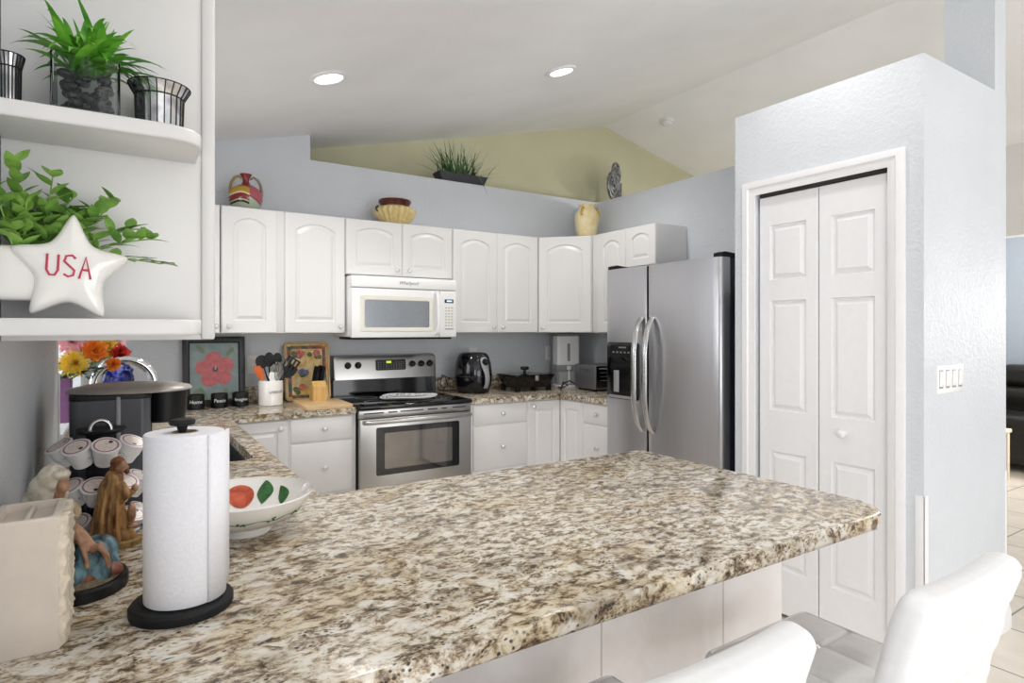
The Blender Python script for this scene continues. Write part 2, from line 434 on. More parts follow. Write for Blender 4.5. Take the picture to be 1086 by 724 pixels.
# right wall (fridge side) and its end column
struct(MB().box(XR, 3.53, 1.99, YB, 0, 2.484).build('wall_right', M['wall']))
struct(MB().box(3.34, 3.46, 1.117, 1.32, 2.484, zc(3.34)+0.02).build('wall_column', M['wall']))
# pantry closet walls
PX, PY0, PY1, PZ = 2.645, 1.115, 1.987, 2.484
mb = MB()
mb.box(PX, PX+0.1, 1.872, PY1, 0, PZ); mb.box(PX, PX+0.1, PY0, 1.242, 0, PZ); mb.box(PX, PX+0.1, 1.242, 1.872, 2.072, PZ)
mb.box(PX+0.1, 3.46, PY0, PY0+0.1, 0, PZ); mb.box(PX+0.1, 3.46, PY1-0.1, PY1, 0, PZ); mb.box(3.36, 3.46, PY0+0.1, PY1-0.1, 0, PZ); mb.box(PX+0.1, 3.36, PY0+0.1, PY1-0.1, PZ-0.05, PZ)
struct(mb.build('wall_pantry', M['wall']))
# living room beyond
struct(MB().box(8.4, 8.55, -4.2, 4.68, 0, 2.52).build('wall_far', wall_mat('far_blue_wall_paint', '#aeb8c6', 0.15)))
struct(MB().prism([(6.3, 2.19), (6.45, 2.19), (6.45, zc(6.45)+0.02), (6.3, zc(6.3)+0.02)], -1.0, 4.68, 'y').build('ceiling_beam', M['offwhite']))

# pantry casing, bifold door
def casing_profile():   # (out, height) across the casing width
    return [(0, 0), (0, 0.016), (0.012, 0.020), (0.03, 0.020), (0.036, 0.014), (0.05, 0.012), (0.058, 0.008), (0.067, 0.006), (0.067, 0)]
mb = MB()
ya, yb, zt = 1.867, 1.247, 2.062    # inner edges of the casing
L = []
for (y, z, dy, dz) in ((ya, 0.0, 1, 0), (ya, zt, 1, 1), (yb, zt, -1, 1), (yb, 0.0, -1, 0)):
    L.append([(PX-h, y+dy*(0.067-o), z+dz*(0.067-o)) for o, h in casing_profile()])
mb.loops(L)
struct(mb.build('trim_1', M['trim'], angle=30))
def leaf_door(y_left, y_right, name, parent):
    """one leaf of a bifold: three raised panels"""
    w = y_left-y_right; M0 = Matrix.Translation((PX+0.022, y_left, 0)) @ Matrix.Rotation(-PI/2, 4, 'Z')
    mb = MB(M0); z0, z1 = 0.02, 2.047; m = 0.058
    L0 = rect4(0.001, w-0.001, z0, z1); e = 0.003
    mb.loops([[(a, 0.034, b) for a, b in L0], [(a, e, b) for a, b in L0], [(a, 0, b) for a, b in rect4(0.001+e, w-0.001-e, z0+e, z1-e)]], cap1=False)
    for (b0, b1, p0, p1) in ((z0+e, 0.90, 0.235, 0.80), (0.90, 1.585, 1.00, 1.535), (1.585, z1-e, 1.635, 1.905)):
        panel_band(mb, 0.001+e, w-0.001-e, b0, b1, (m, w-m, p0, p1), 0, 0, 0.009)
    return mb.build(name, M['trim'], parent, angle=6)
d1 = struct(leaf_door(1.862, 1.5585, 'door_1', None))
struct(leaf_door(1.5555, 1.252, 'door_leaf', d1))
mb = MB(Matrix.Translation((PX+0.022, 1.437, 0.934)) @ Matrix.Rotation(-PI/2, 4, 'Z'))
mb.lathe([(r*1.15, h*1.2) for r, h in KNOB], (0, 0, 0), 20, Matrix.Rotation(PI/2, 4, 'X'))
kb = mb.build('door_knob', M['trim'], d1); kb['label'] = 'round white door knob'; kb['kind'] = 'structure'
struct(MB().box(PX+0.03, PX+0.058, 1.252, 1.862, 2.052, 2.070).build('door_track', M['gap'], d1))
# corner guards and baseboards
def guard(i, x, y, dx, dy, z0, z1, w=0.045):
    mb = MB(); t = 0.004
    xa, xb = sorted((x-dx*t, x+dx*w)); mb.box(xa, xb, min(y, y-dy*t), max(y, y-dy*t), z0, z1, 0.001)
    ya, yb = sorted((y-dy*t, y+dy*w)); mb.box(min(x, x-dx*t), max(x, x-dx*t), ya, yb, z0, z1, 0.001)
    struct(mb.build('trim_%d' % i, M['trim']))
guard(2, PX, PY0, 1, 1, 0.13, 0.735, 0.03)
guard(3, 3.46, PY0, -1, 1, 0.13, 0.735, 0.02)
guard(4, XL, 2.43, -1, -1, 0.955, 1.25, 0.02)
def base(name, poly_pts):
    mb = MB(); L = []
    prof = [(0, 0), (0.016, 0), (0.016, 0.085), (0.012, 0.10), (0.010, 0.115), (0.004, 0.13), (0, 0.13)]
    for (x, y, nx, ny) in poly_pts: L.append([(x+nx*o, y+ny*o, h) for o, h in prof])
    struct(mb.loops(L).build(name, M['trim'], angle=30))
base('baseboard_pantry', [(PX, PY0+0.06, -1, 0), (PX, PY0, -1, -1), (3.46, PY0, 1, -1), (3.46, 2.0, 1, 0)])
base('baseboard_far', [(8.4, -4, -1, 0), (8.4, 4.6, -1, 0)])

# ================================================================== COUNTERTOPS
def bez(pts): return pts
poly = [(XL+0.001, 0.80)] + [(1.640+0.090*math.cos(a), 0.890+0.090*math.sin(a)) for a in [(-PI/2)+PI/2*i/8 for i in range(9)]] + \
       [(1.705+0.025*math.cos(a), 1.72+0.025*math.sin(a)) for a in [PI/2*i/4 for i in range(5)]] + \
       [(0.46, 1.745), (0.46, 3.635), (1.195, 3.635), (1.195, YB), (XL+0.001, YB)]
ct = MB().prism(poly, CT-0.040, CT, 'z', 0.012, 4).build('granite_countertop', M['granite'])
cut = MB().prism(rrect(0.0, 0.40, 2.38, 3.12, 0.05), CT-0.1, CT+0.1).build('cutter', M['granite'])
bo = ct.modifiers.new('hole', 'BOOLEAN'); bo.operation = 'DIFFERENCE'; bo.object = cut; bo.solver = 'EXACT'
me = bpy.data.meshes.new_from_object(ct.evaluated_get(bpy.context.evaluated_depsgraph_get()))
ct.modifiers.clear(); ct.data = me; bpy.data.objects.remove(cut)
me.set_sharp_from_angle(angle=math.radians(40))
tag(ct, 'speckled beige granite countertop with the wide peninsula, running round to the left of the stove', 'countertop')
def splash(label, x0, x1, y0, y1): tag(MB().box(x0, x1, y0, y1, CT+0.0005, CT+0.105, 0.003).build('backsplash_strip', M['granite'], origin=(0, 0, CT)), label, 'backsplash')
splash('low granite backsplash strip along the back wall, behind the flower picture', XL+0.021, 1.19, YB-0.02, YB)
splash('low granite backsplash strip along the left wall under the window', XL, XL+0.02, 2.43, YB)
poly = [(1.99, 3.635), (2.765, 3.635), (2.765, 3.09), (XR, 3.09), (XR, YB), (1.99, YB)]
c2 = MB().prism(poly, CT-0.040, CT, 'z', 0.012, 4).build('granite_countertop', M['granite'])
tag(c2, 'speckled granite countertop in the corner between stove and refrigerator', 'countertop')
splash('low granite backsplash strip on the back wall behind the air fryer and skillet', 1.995, XR-0.021, YB-0.02, YB)
splash('low granite backsplash strip on the right wall behind the toaster oven', XR-0.02, XR, 3.1, YB)

# sink
sk = thing('kitchen_sink', 'black undermount sink basin set into the left counter behind the paper towels', 'sink', (0.2, 2.75, CT))
P0 = rrect(-0.005, 0.405, 2.375, 3.125, 0.055); P1 = rrect(0.005, 0.395, 2.385, 3.115, 0.05); P2 = rrect(0.02, 0.38, 2.40, 3.10, 0.05)
mb = MB(); mb.loops([[(x, y, 0.70) for x, y in P0], [(x, y, CT-0.041) for x, y in P0], [(x, y, CT-0.041) for x, y in P1], [(x, y, 0.73) for x, y in P2], [(x, y, 0.715) for x, y in rrect(0.06, 0.34, 2.44, 3.06, 0.05)]])
mb.build('basin', M['blackm'], sk)
MB().lathe([(0.04, 0.716), (0.04, 0.722), (0.02, 0.722), (0.02, 0.718)], (0.2, 2.75, 0), 24).build('drain', M['nickel'], sk)
fa = thing('kitchen_faucet', 'tall chrome gooseneck kitchen faucet arching over behind the coffee maker', 'faucet', (-0.09, 2.6, CT))
cx, rr = -0.004, 0.092
pts = [(cx-rr, 2.6, CT+0.03), (cx-rr, 2.6, CT+0.15), (cx-rr, 2.6, 1.185)]+[(cx-rr*math.cos(a), 2.6, 1.19+rr*math.sin(a)) for a in [PI*i/16 for i in range(17)]]+[(cx+rr, 2.6, 1.14)]
MB().tube(pts, 0.0165, 16).build('spout', M['chrome'], fa)
MB().lathe([(0.028, CT+0.0), (0.028, CT+0.012), (0.022, CT+0.02), (0.019, CT+0.07), (0.0135, CT+0.075)], (cx-rr, 2.6, 0), 20).build('base', M['chrome'], fa)
MB().lathe([(0.015, 0), (0.019, -0.02), (0.019, -0.075), (0.012, -0.08)], (cx+rr, 2.6, 1.15), 18).build('spray_head', M['chrome'], fa)
MB().tube([(cx-rr+0.01, 2.58, CT+0.05), (cx-rr+0.02, 2.54, CT+0.08), (cx-rr+0.02, 2.50, CT+0.12)], [0.008, 0.007, 0.009], 8).build('lever', M['chrome'], fa)

# ================================================================== PENINSULA BASE
pb = thing('peninsula_base', 'pale tile-clad base carrying the peninsula counter above the bar stools', 'kitchen island base', (1.07, 1.4, 0))
MB().box(XL+0.001, 1.674, 1.112, 1.70, 0.10, CT-0.041).build('cabinet_box', M['cab'], pb)
MB().box(XL+0.001, 1.66, 1.13, 1.66, 0.0, 0.10).build('plinth', M['cabin'], pb)
MB().box(XL+0.001, 1.686, 1.10, 1.112, 0.0, CT-0.041).build('tile_panel', M['tile'], pb)
MB().box(1.674, 1.686, 1.112, 1.70, 0.0, CT-0.041).build('end_panel', M['tile'], pb)

# ================================================================== BASE CABINETS
ZB0, ZBT = 0.105, CT-0.041
RX = Matrix.Rotation(-PI/2, 4, 'Z')          # front turned to face -X
RPX = Matrix.Rotation(PI/2, 4, 'Z')          # front turned to face +X
def base_unit(label, M0, x0, x1, depth, front, toe=True, group='white base cabinets'):
    """front is a list of ('door'|'drawer', x0, x1, z0, z1, knobx, knobz)"""
    o = M0 @ Vector(((x0+x1)/2, depth/2, 0))
    t = thing('base_cabinet', label, 'cabinet', o, group)
    mb = MB(M0); mb.box(x0+0.0005, x1-0.0005, 0.009, depth, ZB0, ZBT, 0.001); mb.build('cabinet_box', M['cab'], t)
    MB(M0).box(x0+0.0005, x1-0.0005, 0.085, depth-0.02, 0, ZB0).build('toe_kick', M['cabin'], t)
    for (kind, a, b, c, d, kx, kz) in front:
        if kind == 'door': o = door_mb(a, b, c, d, 0.02, 0.0, (0.052, 0.052, 0.06, 0.06), M0).build('door', M['cab'], t, angle=6)
        else: o = slab_mb(a, b, c, d, 0.02, M0).build('drawer', M['cab'], t)
        if kx is not None: knob(o, kx, kz, M0)
    return t
MBK = Matrix.Translation((0, 3.645, 0))
def drawers(x0, x1, kx): return [('drawer', x0, x1, 0.727, 0.866, kx, 0.80), ('drawer', x0, x1, 0.412, 0.717, kx, 0.566), ('drawer', x0, x1, 0.115, 0.402, kx, 0.26)]
base_unit('white base cabinet with a single panel door, left of the drawers beside the stove', MBK, 0.46, 0.797, 0.60, [('door', 0.47, 0.790, 0.115, 0.866, 0.748, 0.82)])
base_unit('white drawer cabinet under the wooden cutting board, left of the stove', MBK, 0.797, 1.196, 0.60, drawers(0.807, 1.172, 1.0))
base_unit('white drawer cabinet right of the stove under the air fryer', MBK, 2.005, 2.475, 0.60, drawers(2.022, 2.468, 2.256))
base_unit('white base cabinet with tall panel door and knob, left of the inner corner', MBK, 2.475, 2.775, 0.60, [('door', 2.488, 2.7745, 0.115, 0.866, 2.522, 0.828)])
MRT = Matrix.Translation((2.775, 0, 0)) @ RX        # local x = -world y
base_unit('white corner base cabinet with a knobless panel door, left of narrow drawers', MRT, -3.645, -3.378, 0.60, [('door', -3.6445, -3.384, 0.115, 0.866, None, None)])
base_unit('narrow white drawer cabinet against the side of the refrigerator', MRT, -3.378, -3.09, 0.60, drawers(-3.372, -3.094, -3.208))
MLF = Matrix.Translation((0.435, 0, 0)) @ RPX       # local x = world y
for (a, b, lb) in ((1.76, 2.30, 'white base cabinet of the left run, next to the peninsula'), (2.30, 3.20, 'wide white base cabinet under the sink'), (3.20, 3.645, 'white base cabinet at the left end of the back counter')):
    fr = [('door', a+0.01, b-0.01, 0.115, 0.70, b-0.06, 0.66), ('drawer', a+0.01, b-0.01, 0.72, 0.866, (a+b)/2 if b-a < 0.8 else None, 0.79)] if b-a < 0.8 else \
         [('door', a+0.01, (a+b)/2-0.004, 0.115, 0.69, (a+b)/2-0.05, 0.65), ('door', (a+b)/2+0.004, b-0.01, 0.115, 0.69, (a+b)/2+0.05, 0.65)]
    t = thing('base_cabinet', lb, 'cabinet', (0.15, (a+b)/2, 0), 'white base cabinets')
    zt_ = 0.69 if b-a > 0.8 else ZBT
    MB(MLF).box(a+0.0005, b-0.0005, 0.022, 0.60, ZB0, zt_, 0.001).build('cabinet_box', M['cab'], t)
    MB(MLF).box(a+0.0005, b-0.0005, 0.085, 0.58, 0, ZB0).build('toe_kick', M['cabin'], t)
    for (kind, x0, x1, c, d, kx, kz) in fr:
        o = (door_mb(x0, x1, c, d, 0.02, 0.0, (0.06,)*4, MLF) if kind == 'door' else slab_mb(x0, x1, c, d, 0.02, MLF)).build(kind, M['cab'], t, angle=6)
        if kx is not None: knob(o, kx, kz, MLF)
    if b-a > 0.8: MB(MLF).box(a+0.0005, b-0.0005, 0.0, 0.02, 0.70, ZBT, 0.003).build('false_front', M['cab'], t)

# ================================================================== WALL CABINETS
UB, UT = 1.371, 2.137
MUP = Matrix.Translation((0, 3.95, 0))
def wall_unit(label, M0, x0, x1, z0, z1, doors, depth=0.32, group='white arched-door wall cabinets', arch=0.045):
    o = M0 @ Vector(((x0+x1)/2, depth/2, z0))
    t = thing('wall_cabinet', label, 'cabinet', o, group)
    MB(M0).box(x0+0.0005, x1-0.0005, 0.008, depth-0.001, z0, z1, 0.002).build('cabinet_box', M['cab'], t)
    for (a, b, kx) in doors:
        tall = z1-z0 > 0.5
        m = min(0.062, (b-a)*0.20)
        d = door_mb(a, b, z0+0.002, z1-0.002, 0.02, arch if tall else 0.035, (m, m, 0.075 if tall else 0.055, 0.062 if tall else 0.05), M0).build('door', M['cab'], t, angle=6)
        if kx is not None: knob(d, kx, z0+0.042, M0, k=0.95)
    return t
wall_unit('white corner wall cabinet with only its knobbed edge showing beside the open shelves', MUP, 0.10, 0.470, UB, UT, [(0.105, 0.466, 0.447)])
wall_unit('white wall cabinet with arched door above the flower picture, knob at its lower left', MUP, 0.476, 0.836, UB, UT, [(0.480, 0.790, 0.515)])
wall_unit('white wall cabinet with arched door directly left of the microwave, knob at its lower right', MUP, 0.836, 1.222, UB, UT, [(0.840, 1.219, 1.188)])
wall_unit('short white wall cabinet with two doors above the microwave', MUP, 1.226, 2.018, 1.765, UT, [(1.231, 1.622, 1.583), (1.628, 2.012, 1.672)])
wall_unit('white wall cabinet with two tall arched doors right of the microwave', MUP, 2.020, 2.785, UB, UT, [(2.024, 2.396, 2.362), (2.402, 2.781, 2.447)])
# corner cabinet: a diagonal front
A, B = Vector((2.790, 3.955, 0)), Vector((3.088, 3.650, 0))
dv = (B-A).normalized(); ang = math.atan2(dv.y, dv.x); w = (B-A).length
MC = Matrix.Translation(A) @ Matrix.Rotation(ang, 4, 'Z')
t = thing('wall_cabinet', 'white diagonal corner wall cabinet under the yellow vase', 'cabinet', (3.1, 3.95, UB), 'white arched-door wall cabinets')
n2 = Vector((-dv.y, dv.x, 0))*0.008
MB().prism([(A+n2)[:2], (B+n2)[:2], (XR-0.001, 3.665), (XR-0.001, YB-0.001), (2.79, YB-0.001)], UB, UT, 'z', 0.002, 1).build('cabinet_box', M['cab'], t)
d = door_mb(0.006, w-0.006, UB+0.002, UT-0.002, 0.02, 0.045, (0.066, 0.066, 0.075, 0.062), MC).build('door', M['cab'], t, angle=6); knob(d, 0.042, UB+0.042, MC, k=0.95)
MUR = Matrix.Translation((3.09, 0, 0)) @ RX
wall_unit('short white wall cabinet with one arched door and bare side panel, over the refrigerator', MUR, -3.265, -2.97, 1.848, UT, [(-3.262, -2.974, None)])
wall_unit('tall narrow white wall cabinet between the corner cabinet and the refrigerator', MUR, -3.645, -3.265, UB, UT, [(-3.572, -3.268, None)])

# left run: cabinet by the window with open end shelves towards the room
MLU = Matrix.Translation((0.152, 0, 0)) @ RPX
t = thing('wall_cabinet', 'white wall cabinet on the left wall whose end carries the open shelves', 'cabinet', (0, 1.9, UB))
MB(MLU).box(1.378, 2.40, 0.021, 0.336, UB, UT, 0.002).build('cabinet_box', M['cab'], t)
for (a, b, kx) in ((1.385, 1.885, 1.85), (1.892, 2.395, 1.93)):
    d = door_mb(a, b, UB+0.002, UT-0.002, 0.02, 0.045, (0.062,)*4, MLU).build('door', M['cab'], t, angle=6); knob(d, kx, UB+0.05, MLU)
sh = thing('open_end_shelf', 'white open shelf unit with rounded shelves holding plants, on the left wall', 'shelf', (0, 1.28, UB))
MB().box(XL+0.001, 0.131, 1.360, 1.377, UB, UT, 0.001).build('back_panel', M['cab'], sh)
MB().box(0.127, 0.152, 1.352, 1.377, UB, UT, 0.005).build('stile', M['cab'], sh)
for (z0, z1) in ((1.381, 1.409), (1.723, 1.749), (2.107, 2.136)):
    P = [(XL+0.001, 1.20)]+[(0.067+0.050*math.cos(a), 1.250+0.050*math.sin(a)) for a in [-PI/2+PI/2*i/8 for i in range(9)]]+[(0.119, 1.359), (XL+0.001, 1.359)]
    MB().prism(P, z0, z1, 'z', 0.005, 3).build('shelf', M['cab'], sh)

# ================================================================== STOVE
M['ovenin'] = plain('oven_inner_glass', '#85827c', 0.06, 0.85, 0.15, 3)
M['ovenin'].node_tree.nodes['Principled BSDF'].inputs['Thin Film Thickness'].default_value = 520
M['ovenin'].node_tree.nodes['Principled BSDF'].inputs['Thin Film IOR'].default_value = 1.6
M['window_dark'] = plain('oven_window_glass', '#0c0d10', 0.04, var=0.05, spec=0.8)
st = thing('kitchen_stove', 'stainless steel electric range with black glass cooktop between the back cabinets', 'stove', (1.593, 3.9, 0))
X0, X1 = 1.202, 1.984; YF = 3.60
MB().box(X0, X1, 3.64, 4.25, 0.02, 0.895, 0.003).build('oven_body', M['blackm'], st)
MB().box(X0-0.004, X1+0.004, 3.592, 4.25, 0.893, 0.922, 0.009, 3).build('cooktop', M['blackg'], st)
for (x, y, r) in ((1.40, 3.78, 0.10), (1.40, 4.05, 0.075), (1.79, 3.78, 0.085), (1.79, 4.05, 0.10)):
    MB().lathe([(r, 0.9222), (r, 0.9226), (r-0.004, 0.9226), (r-0.004, 0.9222)], (x, y, 0), 40, cap0=False, cap1=False).build('burner_ring', M['grey'], st)
mb = MB(); mb.box(X0, X1, YF+0.012, 3.64, 0.842, 0.892, 0.003); mb.build('vent_trim', M['steelx'], st)
mb = MB()
for (a, b) in ((0.03, 0.16), (0.19, 0.25), (0.27, 0.43), (0.46, 0.53), (0.56, 0.60), (0.64, 0.74)): mb.box(X0+a, X0+b, YF+0.0105, YF+0.02, 0.868, 0.876)
mb.build('vent_slot', M['gap'], st)
dr = MB().box(X0+0.002, X1-0.002, YF, 3.638, 0.235, 0.838, 0.006, 3).build('oven_door', M['steelx'], st)
wz = MB(); wz.prism(rrect(1.308, 1.888, 0.482, 0.782, 0.012), YF-0.003, YF+0.01, 'y', 0.001, 1); wz.build('window', M['window_dark'], dr)
mb = MB(); mb.prism(rrect(1.362, 1.835, 0.52, 0.745, 0.01), YF-0.0042, YF, 'y'); mb.build('inner_glass', M['ovenin'], dr)
mb = MB(); mb.tube([(X0+0.03, YF-0.002, 0.820), (X0+0.032, YF-0.04, 0.822), (X0+0.06, YF-0.052, 0.823), (X1-0.06, YF-0.052, 0.823), (X1-0.032, YF-0.04, 0.822), (X1-0.03, YF-0.002, 0.820)], 0.0135, 12)
mb.build('handle', M['steelx'], dr)
mb = MB()
for (a, b) in ((0.31, 0.37), (0.58, 0.63), (0.65, 0.70)): mb.box(X0+a, X0+b, YF-0.001, YF+0.004, 0.800, 0.806)
mb.build('door_slot', M['gap'], dr)
dw = MB().box(X0+0.002, X1-0.002, YF+0.004, 3.638, 0.075, 0.228, 0.006, 3).build('drawer', M['steelx'], st)
MB().box(X0+0.03, X1-0.03, 3.66, 4.2, 0.0, 0.075).build('plinth', M['blackm'], st)
bg = MB().prism([(4.262, 0.92), (4.185, 0.92), (4.19, 1.04), (4.262, 1.04)], X0+0.01, X1+0.01, 'x').build('splash_riser', M['blackg'], st)
bp = MB(); bp.prism([(4.264, 1.04), (4.178, 1.04), (4.186, 1.17), (4.20, 1.205), (4.215, 1.212), (4.264, 1.212)], X0+0.01, X1+0.01, 'x', 0.012, 3); bp = bp.build('control_panel', M['steelx'], st)
T0 = Matrix.Translation((0, 4.182, 1.11)) @ Matrix.Rotation(math.radians(-3.5), 4, 'X')
for x in (1.312, 1.386, 1.800, 1.872, 1.942):
    mb = MB(T0); mb.lathe([(0.022, 0.0), (0.024, 0.004), (0.022, 0.008), (0.0185, 0.010), (0.0175, 0.026), (0.015, 0.028)], (x, 0.0, 0.03), 22, Matrix.Rotation(PI/2, 4, 'X'))
    mb.box(x-0.003, x+0.003, -0.034, -0.02, 0.012, 0.048, 0.002); mb.build('knob', M['black'], bp)
mb = MB(T0); mb.prism(rrect(1.515, 1.745, -0.012, 0.066, 0.010), -0.006, 0.004, 'y', 0.002, 1); dp = mb.build('display', M['blackg'], bp)
mb = MB(T0); mb.box(1.595, 1.632, -0.0068, -0.005, 0.040, 0.055); mb.build('clock', emit('clock_green', '#b8d838', 0.9), dp)
mb = MB(T0)
for i in range(11):
    for j in range(4):
        if 3 < i < 7 and j == 3: continue
        x = 1.532+i*0.0195; mb.box(x, x+0.006, -0.0066, -0.005, -0.001+j*0.015, 0.004+j*0.015)
mb.build('button', M['grey'], dp)

# ================================================================== MICROWAVE
mw = thing('microwave_oven', 'white over-the-range microwave hanging between the wall cabinets', 'microwave', (1.62, 4.05, 1.335))
X0, X1, YF = 1.236, 2.004, 3.86
MB().box(X0, X1, 3.90, 4.265, 1.345, 1.752, 0.004).build('microwave_body', M['white'], mw)
vg = MB(); vg.prism([(3.90, 1.676), (3.862, 1.676), (3.856, 1.70), (3.862, 1.735), (3.875, 1.752), (3.90, 1.752)], X0, X1, 'x', 0.004, 2); vg = vg.build('vent_hood', M['white'], mw)
text_obj('logo', 'Whirlpool', 0.034, M['grey'], vg, Matrix.Translation((1.632, 3.8555, 1.712)) @ FACE_NY, 0.0004, 0.25)
dm = MB().box(X0, 1.868, YF, 3.90, 1.340, 1.668, 0.007, 3).build('door', M['white'], mw)
mb = MB(); mb.loops([[(x, y, z) for x, z in rrect(a, b, c, d, 0.012)] for (a, b, c, d, y) in ((1.293, 1.816, 1.382, 1.622, YF-0.001), (1.295, 1.814, 1.384, 1.620, YF-0.004), (1.320, 1.792, 1.406, 1.594, YF-0.004), (1.326, 1.786, 1.410, 1.589, YF+0.002))], cap0=False, cap1=False)
mb.build('window_frame', M['ivory'], dm)
MB().prism(rrect(1.322, 1.790, 1.406, 1.593, 0.008), YF-0.0012, YF+0.004, 'y').build('window', plain('microwave_window', '#8e9398', 0.12, 0.35, 0.05), dm)
mb = MB(); mb.tube([(1.842, YF+0.002, 1.655), (1.842, YF-0.026, 1.645), (1.842, YF-0.038, 1.60), (1.842, YF-0.042, 1.51), (1.842, YF-0.038, 1.42), (1.842, YF-0.026, 1.372), (1.842, YF+0.002, 1.362)], [0.012, 0.013, 0.0135, 0.0135, 0.0135, 0.013, 0.012], 12)
mb.build('handle', M['white'], dm)
cp = MB().box(1.872, X1, YF, 3.90, 1.340, 1.668, 0.007, 3).build('control_panel', M['white'], mw)
MB().box(1.908, 1.978, YF-0.0015, YF+0.003, 1.583, 1.610, 0.001).build('display', M['navy'], cp)
text_obj('clock', '12:07', 0.018, emit('clock_white', '#cfe6ff', 1.0), cp, Matrix.Translation((1.945, YF-0.0018, 1.597)) @ FACE_NY, 0.0003) if False else MB().box(1.925, 1.965, YF-0.002, YF, 1.592, 1.602).build('clock', emit('clock_white', '#cfe6ff', 0.8), cp)
mb = MB()
for i in range(3):
    for j in range(7): mb.box(1.913+i*0.023, 1.927+i*0.023, YF-0.0016, YF+0.002, 1.418+j*0.021, 1.428+j*0.021, 0.0006, 1)
mb.build('button', plain('button_print', '#bfbcae', 0.5), cp)
mb = MB(); mb.box(1.912, 1.978, YF-0.0012, YF, 1.395, 1.402); mb.build('start_bar', M['grey'], cp)
MB().box(X0+0.02, X1-0.03, 3.885, 4.2, 1.327, 1.346, 0.002).build('underside', M['blackm'], mw)

# ================================================================== REFRIGERATOR
fr = thing('refrigerator', 'stainless steel side-by-side refrigerator with dark sides and an ice dispenser', 'refrigerator', (3.0, 2.585, 0))
FX, FY0, FY1, FZ = 2.70, 2.12, 3.05, 1.795
MB().box(FX+0.095, 3.39, FY0+0.008, FY1-0.008, 0.02, FZ, 0.006).build('fridge_body', M['navy'], fr)
MB().box(FX+0.10, 3.35, FY0+0.03, FY1-0.03, 0, 0.05).build('plinth', M['blackm'], fr)
YS = 2.668
def fridge_door(y0, y1, name, ra=0.028, rb=0.028):
    P = []; n = 14
    for i in range(n+1):
        t = i/n; y = y0+ra+(y1-y0-ra-rb)*t; P.append((FX-0.012*math.sin(PI*t)+0.008, y))
    P = [(FX+0.082, y0+0.002), (FX+ra+0.012, y0)]+[(FX+0.008+ra-ra*math.sin(a), y0+ra-ra*math.cos(a)) for a in (0.4, 0.8, 1.2)]+P+[(FX+0.008+rb-rb*math.sin(a), y1-rb+rb*math.cos(a)) for a in (1.2, 0.8, 0.4)]+[(FX+rb+0.012, y1), (FX+0.082, y1-0.002)]
    return MB().prism(P, 0.075, FZ-0.005, 'z', 0.004, 2).build(name, M['steel'], fr)
dl = fridge_door(YS+0.005, FY1, 'freezer_door', 0.006, 0.02); drr = fridge_door(FY0, YS-0.005, 'fridge_door', 0.028, 0.006)
MB().box(FX+0.006, FX+0.083, YS-0.0048, YS+0.0048, 0.08, FZ-0.01).build('gap_shade_strip', M['black'], fr)  # black strip set into the seam, standing in for its shade
MB().box(FX+0.083, FX+0.096, FY0+0.012, FY1-0.012, 0.08, FZ-0.02).build('door_gasket', M['black'], fr)
MB().box(FX+0.025, FX+0.09, FY0+0.015, FY1-0.015, 0.02, 0.07, 0.004).build('kick_grille', M['blackm'], fr)
for y in (FY0+0.035, FY1-0.035):
    MB().prism([(FX+0.02, FZ-0.006), (FX+0.02, FZ+0.018), (FX+0.05, FZ+0.026), (FX+0.24, FZ+0.014), (FX+0.24, FZ-0.006)], y-0.03, y+0.03, 'y', 0.004, 2).build('hinge_cover', M['blackm'], fr)
for (y, dpar) in ((YS+0.045, dl), (YS-0.045, drr)):
    pts = []; n = 18
    for i in range(n+1):
        t = i/n; z = 0.76+0.71*t; s_ = math.sin(PI*t)
        pts.append((FX+0.004-0.072*min(1, (s_*1.25))**0.55 if 0 < i < n else FX+0.004, y, z))
    mb = MB(); L = []
    for i, p in enumerate(pts):
        hw = 0.021; hd = 0.012
        L.append([(p[0]+hd*math.cos(a), p[1]+hw*math.sin(a), p[2]) for a in [2*PI*k/14 for k in range(14)]])
    mb.loops(L); mb.build('handle', M['nickel'], dpar)
# dispenser
DY0, DY1, DZ0, DZ1 = 2.735, 3.015, 0.945, 1.312
mb = MB(); mb.prism(rrect(DY0, DY1, DZ0, DZ1, 0.02), FX-0.012, FX+0.02, 'x', 0.004, 2); di = mb.build('dispenser', M['blackg'], dl)
mb = MB(); mb.loops([[(x, y, z) for y, z in rrect(a, b, c, d, 0.03)] for (a, b, c, d, x) in ((2.775, 2.985, 0.975, 1.185, FX-0.0125), (2.782, 2.978, 0.982, 1.178, FX-0.011))], cap0=True, cap1=True)
mb.build('recess', plain('dispenser_recess', '#050506', 0.15), di)
mb = MB(); mb.loops([[(FX-0.013-0.010*math.sin(PI*j/8), 2.925+0.024*math.cos(PI*j/8), z) for z in (0.99, 1.13)] for j in range(9)], closed=False, cap0=False, cap1=False)
mb.build('paddle', M['grey'], di)
mb = MB(); mb.prism([(DY0+0.01, 1.215), (DY1-0.01, 1.215), (DY1-0.02, 1.235), (DY1-0.03, 1.295), (DY0+0.03, 1.295), (DY0+0.02, 1.235)], FX-0.018, FX-0.01, 'x', 0.003, 1); mb.build('control_panel', M['black'], di)
mb = MB(); mb.box(FX-0.0195, FX-0.017, 2.83, 2.90, 1.275, 1.283); [mb.box(FX-0.0195, FX-0.017, 2.80+i*0.035, 2.815+i*0.035, 1.243, 1.252) for i in range(5)]
mb.build('button', M['grey'], di)
MB().box(FX-0.022, FX-0.005, DY0+0.02, DY1-0.02, 0.950, 0.968, 0.004).build('drip_tray', M['grey'], di)

